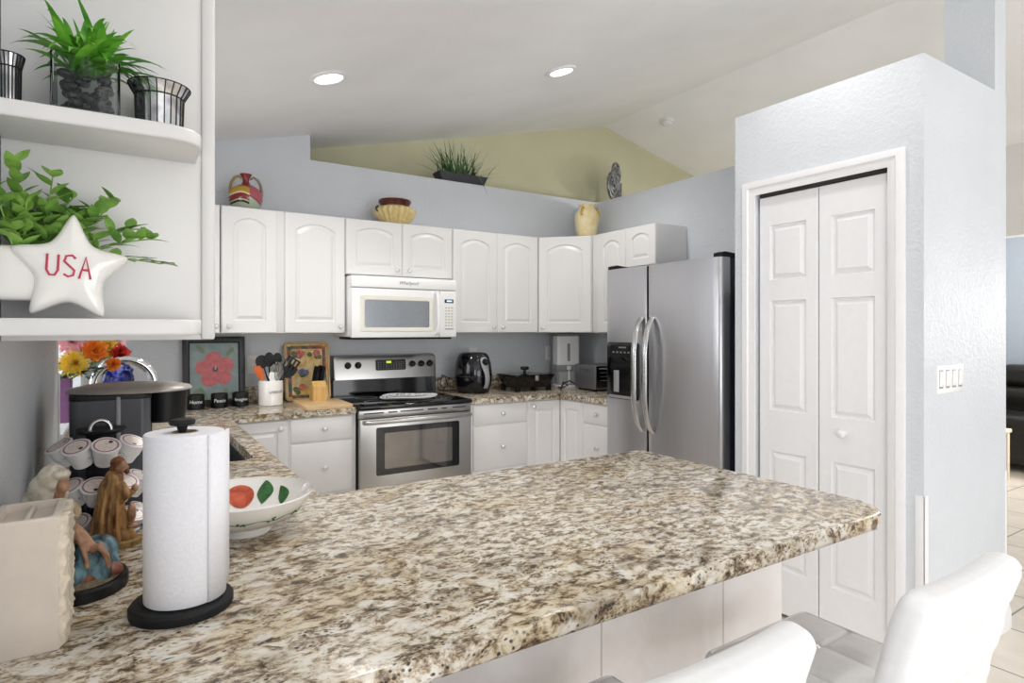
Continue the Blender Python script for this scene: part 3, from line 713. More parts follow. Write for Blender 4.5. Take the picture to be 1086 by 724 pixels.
# ================================================================== CEILING LIGHTS AND DETECTOR
def on_ceiling(x, y): 
    s_ = -1 if x < 4.13 else 1
    return Matrix.Translation((x, y, zc(x))) @ Matrix.Rotation(-math.atan(0.24)*(-s_)*-1 if False else (math.atan(0.24)*s_), 4, 'Y')
for (x, y, lb) in ((0.88, 3.13, 'lit recessed ceiling light above the microwave side, nearer the open shelves'), (2.342, 3.066, 'lit recessed ceiling light higher up the slope, above the refrigerator side')):
    t = thing('recessed_light', lb, 'ceiling light', (x, y, zc(x)), 'recessed kitchen lights')
    X = on_ceiling(x, y)
    mb = MB(X); mb.lathe([(0.098, 0.0), (0.098, -0.004), (0.092, -0.010), (0.074, -0.012), (0.070, -0.004), (0.070, 0.0)], (0, 0, 0), 40, cap0=False, cap1=False); mb.build('trim_ring', M['trim'], t)
    mb = MB(X); mb.lathe([(0.071, -0.002), (0.071, -0.006), (0.02, -0.007), (0.001, -0.007)], (0, 0, 0), 36); mb.build('lens', M['lamp'], t)
    d = bpy.data.lights.new('down_spot', 'SPOT'); d.energy = 46; d.spot_size = math.radians(140); d.spot_blend = 0.9; d.shadow_soft_size = 0.07; d.color = (1, 0.97, 0.92)
    o = bpy.data.objects.new('down_spot', d); COL.objects.link(o); o.location = X @ Vector((0, 0, -0.04)); o.rotation_euler = (0, 0, 0)
X = on_ceiling(4.404, 4.075)
t = thing('smoke_detector', 'small round white smoke detector on the far ceiling slope', 'smoke detector', (4.404, 4.075, zc(4.404)))
MB(X).lathe([(0.066, 0.001), (0.066, -0.012), (0.058, -0.022), (0.052, -0.022)], (0, 0, 0), 32).build('base', M['offwhite'], t)
MB(X).lathe([(0.05, -0.020), (0.048, -0.034), (0.036, -0.040), (0.001, -0.041)], (0, 0, 0), 32).build('cover', M['trim'], t)

# outlets and switches
def plate(label, cx, cz, w, h, y=YB, kind='outlet', n=1):
    t = thing('wall_outlet' if kind == 'outlet' else 'light_switch', label, 'outlet' if kind == 'outlet' else 'light switch', (cx, y, cz))
    MB().box(cx-w/2, cx+w/2, y-0.006, y+0.001, cz-h/2, cz+h/2, 0.0025).build('cover_plate', M['white'], t)
    for i in range(n):
        xx = cx-w/2+w*(i+0.5)/n
        if kind == 'outlet':
            for dz in (-0.02, 0.02): MB().prism(rrect(xx-0.016, xx+0.016, cz+dz-0.014, cz+dz+0.014, 0.006), y-0.0085, y-0.005, 'y').build('socket', M['ivory'], t)
        else:
            MB().prism([(y-0.006, cz-0.034), (y-0.014, cz+0.034), (y-0.004, cz+0.034), (y-0.004, cz-0.034)], xx-0.015, xx+0.015, 'x', 0.001, 1).build('rocker', M['white'], t)
            MB().box(xx-0.0175, xx+0.0175, y-0.0065, y-0.005, cz-0.037, cz+0.037).build('rocker_recess', M['grey'], t)
plate('white wall outlet behind the utensil crock', 0.705, 1.165, 0.075, 0.12)
plate('white wall outlet above the air fryer', 2.365, 1.185, 0.075, 0.12)
plate('white wall outlet beside the tall dry food dispenser', 3.13, 1.19, 0.075, 0.12)
plate('white four-gang light switch on the pantry end wall', 2.868, 1.19, 0.235, 0.115, PY0, 'switch', 4)

# ================================================================== SHAPING HELPERS FOR SMALL THINGS
def rbox_mb(mb, c, size, r, n=16, f=None, X=None):
    """rounded box with a fine skin; f(p, nrm) may push a point along its outward direction"""
    hx, hy, hz = (q/2 for q in size); X = X or Matrix.Identity(4); C = Vector(c); vmap = {}; fs = []
    def put(p):
        k = tuple(round(q, 5) for q in p)
        if k in vmap: return vmap[k]
        q = Vector((p[0]*hx, p[1]*hy, p[2]*hz)); rr = min(r, hx, hy, hz)
        inn = Vector((max(-hx+rr, min(hx-rr, q.x)), max(-hy+rr, min(hy-rr, q.y)), max(-hz+rr, min(hz-rr, q.z))))
        d = q-inn
        nr = d.normalized() if d.length > 1e-9 else Vector((0, 0, 0)); o = inn+nr*rr
        if d.length < 1e-9: o = q
        if f: o = o + f(o, nr)
        v = mb.bm.verts.new(mb.M @ (C + (X @ o))); vmap[k] = v; return v
    def g(i): return math.sin(PI/2*(-1+2*i/n))*0.35+(-1+2*i/n)*0.65
    for ax in range(3):
        for sg in (-1, 1):
            for i in range(n):
                for j in range(n):
                    q = []
                    for (a, b) in ((i, j), (i+1, j), (i+1, j+1), (i, j+1)):
                        p = [0, 0, 0]; p[ax] = sg; p[(ax+1) % 3] = g(a); p[(ax+2) % 3] = g(b); q.append(put(p))
                    if len(set(q)) == 4: fs.append(mb.bm.faces.new(q))
    for fa in fs: fa.material_index = mb.mi
    return mb
REMESH = lambda v: ('REMESH', dict(mode='VOXEL', voxel_size=v, use_smooth_shade=True))
SMOOTH = lambda k: ('SMOOTH', dict(factor=0.5, iterations=k))
def on_profile(prof, r):
    for (r0, z0), (r1, z1) in zip(prof[:-1], prof[1:]):
        if r0 <= r <= r1: return z0+(z1-z0)*(r-r0)/(r1-r0)
    return prof[-1][1]

# ================================================================== ON THE PENINSULA
# paper towel holder and roll
ph = thing('paper_towel_holder', 'black paper towel stand with a round base on the peninsula corner', 'paper towel holder', (0.081, 1.176, CT))
MB().lathe([(0.079, CT), (0.080, CT+0.004), (0.080, CT+0.013), (0.076, CT+0.018), (0.02, CT+0.019), (0.001, CT+0.019)], (0.081, 1.176, 0), 56).build('base', M['blackm'], ph)
MB().lathe([(0.006, CT+0.018), (0.006, 1.226)], (0.081, 1.176, 0), 14).build('pole', M['blackm'], ph)
MB().lathe([(0.007, 1.218), (0.009, 1.226), (0.019, 1.228), (0.021, 1.232), (0.019, 1.237), (0.001, 1.238)], (0.081, 1.176, 0), 28).build('finial', M['blackm'], ph)
pr = thing('paper_towel_roll', 'full white paper towel roll on the black stand', 'paper towels', (0.085, 1.176, CT+0.02))
cx, cy, r = 0.085, 1.176, 0.062
MB().loops([[(cx+q*math.cos(2*PI*i/56), cy+q*math.sin(2*PI*i/56), z) for i in range(56)] for q, z in ((0.021, CT+0.0205), (r-0.001, CT+0.0205), (r, CT+0.022), (r, 1.213), (r-0.0015, 1.215), (0.021, 1.215))], ring=True).build('roll', M['paper'], pr)
MB().loops([[(cx+q*math.cos(2*PI*i/28), cy+q*math.sin(2*PI*i/28), z) for i in range(28)] for q, z in ((0.0185, CT+0.0205), (0.0205, CT+0.0205), (0.0205, 1.216), (0.0185, 1.216))], ring=True).build('core', wood_mat('cardboard', '#a08c70', '#b5a184'), pr)
mb = MB(); S = []
for i in range(14):
    a = math.radians(-62+62*i/9) if i < 10 else 0
    if i < 10: x, y = cx+(r+0.0012)*math.cos(a), cy+(r+0.0012)*math.sin(a)
    else: k = i-9; x, y = cx+r+0.0012+0.003*k, cy+0.012*k
    S.append((x, y))
mb.loops([[(x, y, CT+0.021+max(0, i-9)*0.001) for i, (x, y) in enumerate(S)], [(x, y, 1.214-max(0, i-9)*0.0015) for i, (x, y) in enumerate(S)]], closed=False, cap0=False, cap1=False)
mb.build('loose_sheet', M['paper'], pr, mods=[('SOLIDIFY', dict(thickness=0.0012))])

# painted bowl
bw = thing('serving_bowl', 'white footed serving bowl painted with a tomato and green leaves', 'bowl', (0.235, 1.54, CT))
BI = [(0.0, 0.936), (0.03, 0.937), (0.05, 0.941), (0.08, 0.953), (0.11, 0.970), (0.135, 0.988), (0.149, 1.0)]
mb = MB(); mb.lathe([(0.058, CT), (0.060, CT+0.003), (0.052, CT+0.012), (0.050, CT+0.016), (0.070, CT+0.019), (0.100, CT+0.031), (0.126, CT+0.050), (0.146, CT+0.073), (0.1525, CT+0.086), (0.1545, CT+0.0895), (0.153, CT+0.092)]+[(q, z) for q, z in BI[::-1]], (0.235, 1.54, 0), 64)
mb.build('bowl', M['ceramic'], bw)
def bowl_patch(r0, th0, ra, rb, tilt=0.0, n=28, shape='oval', lift=0.0012):
    th0 = math.radians(th0); mb = MB(); rings = []
    for s_ in (0.02, 0.5, 1.0):
        L = []
        for i in range(n):
            a = 2*PI*i/n; kx = math.cos(a); ky = math.sin(a)
            if shape == 'leaf': ky *= (1-0.55*abs(kx)**1.5)
            u = ra*s_*(kx*math.cos(tilt)-ky*rb/ra*math.sin(tilt)); v = rb*s_*(ky*math.cos(tilt)+kx*ra/rb*math.sin(tilt))
            q = min(0.1485, max(0.02, r0+u)); th = th0 + v/r0
            L.append((0.235+q*math.cos(th), 1.54+q*math.sin(th), on_profile(BI, q)+lift))
        rings.append(L)
    mb.loops(rings, cap1=False); return mb
M['tomato'] = two_tone('painted_tomato', '#8e2c1e', '#d86a4c', 30, 0.5, 0.2, 0.15)
M['pleaf'] = two_tone('painted_leaf', '#1d4a22', '#3c7a3e', 45, 0.5, 0.2, 0.15)
bowl_patch(0.104, 86, 0.034, 0.031).build('painted_tomato', M['tomato'], bw, recalc=False)
bowl_patch(0.114, 56, 0.033, 0.020, 0.25, shape='leaf').build('painted_leaf', M['pleaf'], bw, recalc=False)
bowl_patch(0.112, 27, 0.036, 0.013, 0.9, shape='leaf').build('painted_leaf', M['pleaf'], bw, recalc=False)
bowl_patch(0.118, 112, 0.030, 0.015, -0.5, shape='leaf').build('painted_leaf', M['pleaf'], bw, recalc=False)
bowl_patch(0.110, 200, 0.030, 0.031).build('painted_tomato', M['tomato'], bw, recalc=False)
bowl_patch(0.118, 240, 0.030, 0.015, 0.4, shape='leaf').build('painted_leaf', M['pleaf'], bw, recalc=False)
mb = MB()
def outp(th, r0, z0, dz): return (0.235+(r0+0.0012)*math.cos(th), 1.54+(r0+0.0012)*math.sin(th), z0+dz)
mb.tube([outp(math.radians(a), 0.129, CT+0.053, 0.002*math.sin(a*0.2)) for a in range(-115, -14, 5)], 0.0008, 5)
for a in (-100, -72, -42):
    for k in range(5):
        th = math.radians(a+random.uniform(-5, 5)); h_ = random.uniform(-0.004, 0.006); p = outp(th, 0.1275+h_*0.85, CT+0.053, h_); mb.ball(p, (0.003, 0.003, 0.0022), 8, 6)
mb.build('painted_vine', M['pleaf'], bw)

# rough plaster block
pk = thing('plaster_block', 'cream plaster block with rough chipped side and sunken top, against the left wall', 'candle holder', (-0.122, 1.18, CT))
M['plaster'] = plain('cream_plaster', '#cfc4b8', 0.85, var=0.05, vscale=25, bumpy=0.06)
mb = MB(); x0, x1, y0, y1 = -0.170, -0.083, 1.118, 1.245; z1 = 1.112
mb.loops([[(x, y, z) for x, y in rrect(x0+i, x1-i, y0+i, y1-i, 0.006, 3)] for i, z in ((0, CT+0.0005), (0, z1-0.003), (0.003, z1), (0.010, z1), (0.012, z1-0.012))])
mb.build('block', M['plaster'], pk)
MB().box(-0.128, -0.122, 1.131, 1.232, z1-0.013, z1-0.003, 0.001).build('divider', M['plaster'], pk)
def fchip(o, nr):
    h = math.sin(o.z*170+o.y*90)*math.sin(o.y*230+1.3)*math.cos(o.z*61)
    return Vector((0.0045*h+0.002*math.sin(o.z*420+o.y*300), 0.002*math.sin(o.z*200), 0))
mb = MB(); rbox_mb(mb, (-0.0835, 1.183, CT+0.098), (0.016, 0.126, 0.195), 0.007, 22, fchip); mb.build('chipped_side', plain('broken_plaster', '#d6cab6', 0.9, var=0.14, vscale=90, bumpy=0.5), pk)

# painted statue: seated veiled woman
M['skin'] = two_tone('painted_skin', '#8a6248', '#b98f70', 60, 0.5, 0.15, 0.5)
M['teal'] = two_tone('painted_teal_robe', '#16292f', '#6f95a3', 42, 0.55, 0.12, 0.5, stretch=(1, 1, 0.35))
M['veil'] = two_tone('painted_veil', '#b9ad97', '#d9d3c4', 40, 0.5, 0.1, 0.6)
M['shawl'] = two_tone('painted_shawl', '#8f7d5e', '#c5b493', 55, 0.5, 0.1, 0.6)
M['rust'] = two_tone('painted_rust_cloth', '#5f2f22', '#a3634a', 40, 0.5, 0.15, 0.6)
M['brownr'] = two_tone('painted_brown_robe', '#6b4525', '#b98d55', 30, 0.5, 0.12, 0.5, stretch=(2.2, 2.2, 0.35))
fg = thing('figurine', 'painted statuette of a seated veiled woman on a black oval base, behind the plaster block', 'figurine', (-0.07, 1.36, CT))
MB().lathe([(1.0, CT), (1.0, CT+0.018), (0.96, CT+0.022), (0.001, CT+0.022)], (-0.068, 1.362, 0), 40, sx=0.072, sy=0.085).build('base', M['black'], fg)
mb = MB()
mb.lathe([(0.062, CT+0.02), (0.058, CT+0.032), (0.04, CT+0.04), (0.001, CT+0.042)], (-0.068, 1.362, 0), 30, sx=1.0, sy=1.2); mb.build('ground', two_tone('painted_ground', '#5d5240', '#8d8068', 60, 0.5, 0.15, 0.8), fg)
mb = MB()
for c, r in (((-0.105, 1.375, 0.985), (0.045, 0.045, 0.055)), ((-0.09, 1.365, 0.955), (0.052, 0.055, 0.035)), ((-0.055, 1.335, 0.975), (0.032, 0.030, 0.034)), ((-0.045, 1.325, 0.952), (0.026, 0.026, 0.028)), ((-0.045, 1.385, 0.972), (0.034, 0.030, 0.030)), ((-0.028, 1.375, 0.948), (0.018, 0.026, 0.026)), ((-0.085, 1.31, 0.955), (0.03, 0.022, 0.028))): mb.ball(c, r, 18, 12)
mb.build('robe', M['teal'], fg, mods=[REMESH(0.003), SMOOTH(3)])
mb = MB()
for c, r in (((-0.118, 1.372, 1.045), (0.038, 0.036, 0.045)), ((-0.098, 1.35, 1.06), (0.030, 0.026, 0.024)), ((-0.135, 1.385, 1.02), (0.03, 0.03, 0.04))): mb.ball(c, r, 18, 12)
mb.build('shawl', M['shawl'], fg, mods=[REMESH(0.003), SMOOTH(3)])
mb = MB()
for c, r in (((-0.112, 1.362, 1.122), (0.024, 0.026, 0.026)), ((-0.124, 1.372, 1.10), (0.026, 0.030, 0.032)), ((-0.135, 1.38, 1.075), (0.026, 0.03, 0.03)), ((-0.099, 1.348, 1.131), (0.015, 0.018, 0.010)), ((-0.100, 1.358, 1.10), (0.012, 0.010, 0.028))): mb.ball(c, r, 18, 12)
mb.build('veil', M['veil'], fg, mods=[REMESH(0.0025), SMOOTH(3)])
mb = MB(); mb.ball((-0.0965, 1.345, 1.112), (0.010, 0.012, 0.016), 16, 12); mb.ball((-0.0870, 1.338, 1.111), (0.0026, 0.003, 0.0045), 8, 6); mb.ball((-0.0885, 1.3395, 1.103), (0.003, 0.004, 0.002), 8, 6); mb.tube([(-0.10, 1.35, 1.10), (-0.104, 1.352, 1.08)], 0.009, 8); mb.build('face', M['skin'], fg, mods=[REMESH(0.002), SMOOTH(2)])
mb = MB()
mb.tube([(-0.084, 1.330, 1.040), (-0.070, 1.322, 1.022), (-0.056, 1.316, 1.004), (-0.046, 1.314, 0.994)], [0.011, 0.0125, 0.010, 0.008], 10)
mb.tube([(-0.050, 1.312, 0.998), (-0.040, 1.305, 1.004), (-0.030, 1.302, 0.985), (-0.026, 1.303, 0.962)], [0.008, 0.007, 0.0055, 0.0045], 8)
mb.tube([(-0.076, 1.318, 1.035), (-0.066, 1.306, 1.008), (-0.060, 1.303, 0.985), (-0.058, 1.302, 0.968)], [0.0055, 0.005, 0.0042, 0.0045], 8)
mb.ball((-0.090, 1.330, 1.052), (0.011, 0.011, 0.013), 14, 10); mb.ball((-0.0825, 1.3225, 1.053), (0.0025, 0.003, 0.0035), 8, 6)
mb.build('child', M['skin'], fg, mods=[REMESH(0.002), SMOOTH(2)])
mb = MB()
for c, r in (((-0.040, 1.330, 0.950), (0.030, 0.022, 0.014)), ((-0.062, 1.312, 0.948), (0.022, 0.018, 0.012)), ((-0.022, 1.345, 0.945), (0.018, 0.022, 0.012))): mb.ball(c, r, 16, 10)
mb.build('cloth', M['rust'], fg, mods=[REMESH(0.0025), SMOOTH(2)])

# painted statue: kneeling man in brown
kg = thing('figurine', 'painted statuette of a kneeling robed figure in brown, in front of the coffee pods', 'figurine', (-0.02, 1.60, CT))
MB().lathe([(1, CT), (1, CT+0.010), (0.9, CT+0.013), (0.001, CT+0.013)], (-0.012, 1.595, 0), 30, sx=0.042, sy=0.036).build('base', two_tone('painted_ground_ochre', '#5d4a2e', '#a5854e', 60, 0.5, 0.15, 0.8), kg)
mb = MB()
for c, r in (((-0.034, 1.60, 0.945), (0.028, 0.028, 0.035)), ((-0.034, 1.602, 0.985), (0.026, 0.027, 0.045)), ((-0.030, 1.602, 1.03), (0.024, 0.024, 0.038)), ((-0.023, 1.60, 1.06), (0.019, 0.020, 0.022)), ((-0.012, 1.597, 0.932), (0.032, 0.024, 0.020)), ((-0.006, 1.592, 0.965), (0.014, 0.017, 0.03)), ((-0.01, 1.59, 1.025), (0.014, 0.016, 0.02))): mb.ball(c, r, 18, 12)
for k in range(9):
    a = math.radians(150+k*30); c_, s_ = math.cos(a), math.sin(a)
    mb.tube([(-0.026+0.016*c_, 1.60+0.018*s_, 1.055), (-0.030+0.024*c_, 1.60+0.025*s_, 1.01), (-0.032+0.029*c_, 1.60+0.030*s_, 0.965), (-0.030+0.034*c_, 1.60+0.033*s_, 0.922)], [0.003, 0.0042, 0.005, 0.006], 6)
mb.tube([(-0.012, 1.585, 1.05), (0.004, 1.578, 1.022), (0.014, 1.577, 1.035)], [0.011, 0.011, 0.008], 10)
mb.build('robe', M['brownr'], kg, mods=[REMESH(0.0025), SMOOTH(3)])
mb = MB(); mb.ball((-0.010, 1.595, 1.087), (0.013, 0.013, 0.016), 16, 12); mb.ball((0.003, 1.590, 1.085), (0.003, 0.003, 0.004), 8, 6); mb.tube([(-0.014, 1.597, 1.075), (-0.018, 1.599, 1.06)], 0.008, 8); mb.build('face', M['skin'], kg, mods=[REMESH(0.002)])
mb = MB(); mb.ball((-0.016, 1.599, 1.095), (0.015, 0.016, 0.014), 16, 10); mb.ball((-0.022, 1.602, 1.082), (0.010, 0.013, 0.014), 14, 10); mb.ball((0.001, 1.591, 1.076), (0.006, 0.007, 0.007), 10, 8); mb.build('hair', two_tone('painted_hair', '#5a2f17', '#8a532c', 80, 0.5, 0.1, 0.6), kg, mods=[REMESH(0.002), SMOOTH(2)])
mb = MB(); mb.ball((0.016, 1.577, 1.04), (0.007, 0.006, 0.009), 10, 8); mb.build('hand', M['skin'], kg)
mb = MB(); mb.ball((0.013, 1.58, 0.955), (0.014, 0.009, 0.006), 10, 8); mb.ball((0.010, 1.580, 0.985), (0.009, 0.012, 0.022), 10, 8); mb.build('leg', M['skin'], kg, mods=[REMESH(0.002), SMOOTH(2)])

# coffee pods on a carousel
def pod_lid_mat():
    m, nt, b = new_mat('pod_lid'); tc = N(nt, 'ShaderNodeTexCoord'); sp = N(nt, 'ShaderNodeSeparateXYZ'); nt.links.new(tc.outputs['Object'], sp.inputs[0])
    cb = N(nt, 'ShaderNodeCombineXYZ'); nt.links.new(sp.outputs[0], cb.inputs[0]); nt.links.new(sp.outputs[1], cb.inputs[1])
    ln = N(nt, 'ShaderNodeVectorMath', operation='LENGTH'); nt.links.new(cb.outputs[0], ln.inputs[0])
    mul = N(nt, 'ShaderNodeMath', operation='MULTIPLY'); nt.links.new(ln.outputs['Value'], mul.inputs[0]); mul.inputs[1].default_value = 28
    c = ramp(nt, mul.outputs[0], [(0.0, hexc('#e9ded4')), (0.52, hexc('#9a6080')), (0.60, hexc('#e6e2e2')), (0.80, hexc('#c9c8ca'))], 'CONSTANT')
    sb = N(nt, 'ShaderNodeVectorMath', operation='DISTANCE'); nt.links.new(cb.outputs[0], sb.inputs[0]); sb.inputs[1].default_value = (0.006, -0.011, 0)
    f = ramp(nt, sb.outputs['Value'], [(0.0, (1, 1, 1, 1)), (0.0036, (0, 0, 0, 1))], 'CONSTANT')
    nz = noise(nt, tc.outputs['Object'], 420, 2); g = ramp(nt, nz.outputs['Fac'], [(0.54, (0, 0, 0, 1)), (0.58, (0.35, 0.35, 0.35, 1))])
    ln2 = ramp(nt, mul.outputs[0], [(0.0, (1, 1, 1, 1)), (0.42, (0, 0, 0, 1))], 'CONSTANT')
    c = mixc(nt, mixc(nt, 1.0, g, ln2, 'MULTIPLY'), c, hexc('#7d4f5f')); c = mixc(nt, f, c, hexc('#3a2a2c'))
    nt.links.new(c, b.inputs['Base Color']); b.inputs['Roughness'].default_value = 0.3; return m
M['podlid'] = pod_lid_mat()
pc = (-0.05, 1.72)
ck = thing('coffee_pod_carousel', 'black and chrome wire carousel holding three tiers of coffee pods', 'coffee pod rack', (pc[0], pc[1], CT))
MB().lathe([(0.085, CT), (0.088, CT+0.005), (0.085, CT+0.012), (0.02, CT+0.016), (0.001, CT+0.016)], (*pc, 0), 40).build('base', M['chrome'], ck)
MB().lathe([(0.030, CT+0.014), (0.030, 1.15), (0.001, 1.151)], (*pc, 0), 24).build('column', M['blackm'], ck)
MB().lathe([(0.050, 1.150), (0.052, 1.154), (0.050, 1.158), (0.001, 1.159)], (*pc, 0), 36).build('top_plate', M['black'], ck)
MB().tube([(pc[0]+0.020*math.cos(a), pc[1]-0.03, 1.157+0.024*math.sin(a)) for a in [PI*i/14 for i in range(15)]], 0.0042, 10).build('top_handle', M['chrome'], ck)
TIERS = [(1.118, (200, 238, 278, 320)), (1.030, (226, 264, 305, 345)), (0.950, (238, 280, 318, 352))]
for z, _a in TIERS:
    MB().tube([(pc[0]+0.055*math.cos(2*PI*i/40), pc[1]+0.055*math.sin(2*PI*i/40), z-0.028) for i in range(40)], 0.0022, 8, True).build('wire_ring', M['chrome'], ck)
    MB().tube([(pc[0]+0.082*math.cos(2*PI*i/48), pc[1]+0.082*math.sin(2*PI*i/48), z-0.014) for i in range(48)], 0.0018, 8, True).build('wire_ring', M['chrome'], ck)
pod = None
tn = ('top', 'middle', 'bottom'); on = ('first', 'second', 'third', 'fourth')
for ti, (z, angs) in enumerate(TIERS):
    for k, a in enumerate(angs):
        a = math.radians(a); tl = math.radians(30)
        lb = 'white coffee pod with foil lid, %s from left on the %s tier of the carousel' % (on[k], tn[ti])
        if pod is None:
            pod = thing('coffee_pod', lb, 'coffee pod', (0, 0, 0), 'coffee pods on the carousel'); LOC[pod.name] = Vector((0, 0, 0))
            mb = MB(); mb.lathe([(0.0165, -0.042), (0.0175, -0.043), (0.0195, -0.030), (0.0196, -0.026), (0.0215, -0.024), (0.0228, -0.003), (0.0258, -0.0025), (0.0262, -0.001), (0.0258, 0.0)], (0, 0, 0), 30, cap0=True, cap1=False); mb.build('cup', M['white'], pod)
            MB().lathe([(0.0256, 0.0), (0.0250, 0.0008), (0.001, 0.0006)], (0, 0, 0), 30, cap0=False).build('lid', M['podlid'], pod)
            q = pod
        else: q = copy_tree(pod); q['label'] = lb
        q.rotation_mode = 'XYZ'
        R = Matrix.Rotation(a, 4, 'Z') @ Matrix.Rotation(tl, 4, 'Y') @ Matrix.Rotation(random.uniform(0, 6.28), 4, 'Z')
        q.location = (pc[0]+0.084*math.cos(a), pc[1]+0.084*math.sin(a), z+0.012); q.rotation_euler = R.to_euler(); q.scale = (1.13,)*3

# pod coffee maker
cm = thing('coffee_maker', 'black single-serve coffee maker with smoky water tank and wide silver lid', 'coffee maker', (-0.03, 1.95, CT))
smoke = new_mat('smoky_tank'); sm_, nt, b = smoke
b.inputs['Base Color'].default_value = hexc('#6c6e73'); b.inputs['Roughness'].default_value = 0.06; b.inputs['Transmission Weight'].default_value = 0.35; b.inputs['IOR'].default_value = 1.2
M['smoke'] = sm_
mb = MB(); mb.prism(rrect(-0.118, 0.054, 1.815, 1.898, 0.022), CT+0.03, 1.224, 'z', 0.003, 2); mb.build('water_tank', M['smoke'], cm)
MB().box(-0.022, -0.012, 1.811, 1.818, CT+0.03, 1.222, 0.003).build('tank_rib', M['grey'], cm)
MB().prism(rrect(-0.120, 0.056, 1.813, 1.9, 0.022), 1.214, 1.226, 'z', 0.003, 2).build('tank_lid', M['black'], cm)
MB().prism(rrect(-0.125, 0.06, 1.90, 2.06, 0.03), CT, 1.222, 'z', 0.004, 2).build('rear_column', M['black'], cm)
MB().prism(rrect(-0.125, 0.155, 1.81, 2.06, 0.03), CT, CT+0.028, 'z', 0.005, 2).build('drip_base', M['black'], cm)
mb = MB(); mb.lathe([(0.050, 1.135), (0.056, 1.14), (0.061, 1.222)], (0.088, 1.975, 0), 36, sx=1.0, sy=1.25); mb.build('brew_head', M['black'], cm)
mb = MB(); L = []
for k, z in ((0.93, 1.2265), (0.99, 1.228), (1.0, 1.231), (0.97, 1.236), (0.72, 1.245), (0.02, 1.249)):
    L.append([(0.012+0.145*k*math.copysign(abs(math.cos(a))**0.85, math.cos(a)), 1.93+0.125*k*math.copysign(abs(math.sin(a))**0.8, math.sin(a)), z) for a in [2*PI*i/56 for i in range(56)]])
mb.loops(L); mb.build('lid', plain('silver_lid', '#a9a39d', 0.35, 0.35, 0.04), cm)

# flowers on the sill
fv = thing('flower_vase', 'purple square vase on the window sill holding the bright bouquet', 'vase', (-0.206, 2.75, 1.052))
mb = MB(); mb.loops([[(x, y, z) for x, y in rrect(-0.206-h, -0.206+h, 2.75-h, 2.75+h, 0.008, 3)] for h, z in ((0.033, 1.0525), (0.038, 1.215), (0.034, 1.215), (0.029, 1.07))]); mb.build('vase', plain('purple_vase', '#8f5f8e', 0.35, var=0.08), fv)
def flower(c, r, colors, label, kind, d):
    t = thing('flower', label, 'flower', c, 'flowers in the bouquet')
    d = Vector(d).normalized(); Q = d.to_track_quat('Z', 'Y').to_matrix().to_4x4(); X = Matrix.Translation(c) @ Q
    mb = MB(X); rows = 6 if kind == 'mum' else 5; r *= 1.08
    for j in range(rows):
        n = (24 if kind == 'mum' else 7)-j*(3 if kind == 'mum' else 1); el = math.radians((-8, 12, 30, 48, 64, 78)[j])
        for i in range(n):
            a = 2*PI*(i+0.5*(j % 2))/n + random.uniform(-.1, .1)
            dd = (math.cos(a)*math.cos(el), math.sin(a)*math.cos(el), math.sin(el))
            mb.leaf((0, 0, -0.1*r), dd, r*(1.0-0.075*j)*random.uniform(0.9, 1.08), r*(0.30 if kind == 'mum' else 0.95), (0, 0, 1), -0.15 if kind == 'rose' else 0.05, 0.25 if kind == 'rose' else 0.12, 5)
    mb.build('petals', colors, t, recalc=False)
    MB(X).ball((0, 0, 0.12*r), (r*0.12, r*0.12, r*0.3), 12, 8).build('heart', M['heart'], t)
    p1 = Vector((-0.206, 2.75, 1.19))+Vector((random.uniform(-.02, .02), random.uniform(-.02, .02), 0)); p0 = Vector(c)-d*0.1*r; mid = (p0+p1)/2+Vector((0, 0, 0.02))
    MB().tube([p0, mid, p1], 0.003, 6).build('stem', M['stem'], t)
M['heart'] = plain('flower_heart', '#c4541c', 0.7, var=0.3, vscale=200); M['stem'] = plain('flower_stem', '#3f6a35', 0.6, var=0.1)
def petal(n, a, b): return two_tone(n, a, b, 40, 0.5, 0.15, 0.6)
PY = petal('yellow_petal', '#e3b51f', '#f6dd66'); PO = petal('orange_petal', '#e0621a', '#f3a12c'); PR = petal('red_petal', '#b01a20', '#e0473c'); PP = petal('pink_petal', '#e08a92', '#f3ccd0')
for (u, r, m, lb, kind, d) in (((-0.150, 2.58, 1.275), 0.050, PY, 'large pale yellow mum low at the left of the bouquet', 'mum', (0.35, -1, 0.25)),
        ((-0.092, 2.60, 1.318), 0.042, PO, 'orange rose with red heart in the middle of the bouquet', 'rose', (0.25, -1, 0.3)),
        ((-0.058, 2.63, 1.332), 0.046, PY, 'golden yellow mum right of the orange rose', 'mum', (0.5, -1, 0.35)),
        ((-0.018, 2.62, 1.305), 0.038, PR, 'red flower at the right end of the bouquet', 'rose', (0.9, -0.8, 0.3)),
        ((-0.038, 2.57, 1.268), 0.026, PO, 'small orange flower hanging low at the right of the bouquet', 'rose', (0.6, -1, -0.1)),
        ((-0.160, 2.62, 1.350), 0.050, PP, 'pale pink flower at the upper left of the bouquet', 'mum', (0.1, -1, 0.5)),
        ((-0.095, 2.66, 1.380), 0.045, PY, 'yellow flower at the top of the bouquet under the shelf', 'mum', (0.2, -0.8, 0.6)),
        ((-0.150, 2.66, 1.395), 0.040, PR, 'red flower at the very top of the bouquet, mostly hidden by the shelf', 'rose', (0.0, -0.8, 0.6)),
        ((-0.030, 2.66, 1.365), 0.044, PP, 'pink mum at the upper right of the bouquet', 'mum', (0.7, -0.8, 0.5))):
    flower(u, r, m, lb, kind, d)
mb = MB()
for i in range(26):
    a = random.uniform(0, 2*PI); mb.leaf((-0.19+random.uniform(-.02, .12), 2.60+random.uniform(-.02, .04), 1.215+random.uniform(0, .05)), (math.cos(a)+0.3, math.sin(a)-0.4, random.uniform(-.2, .8)), random.uniform(.05, .085), random.uniform(.022, .035), bend=0.3)
mb.build('foliage', two_tone('bouquet_leaf', '#1f3d22', '#46703a', 40, 0.5, 0.15), fv, recalc=False)
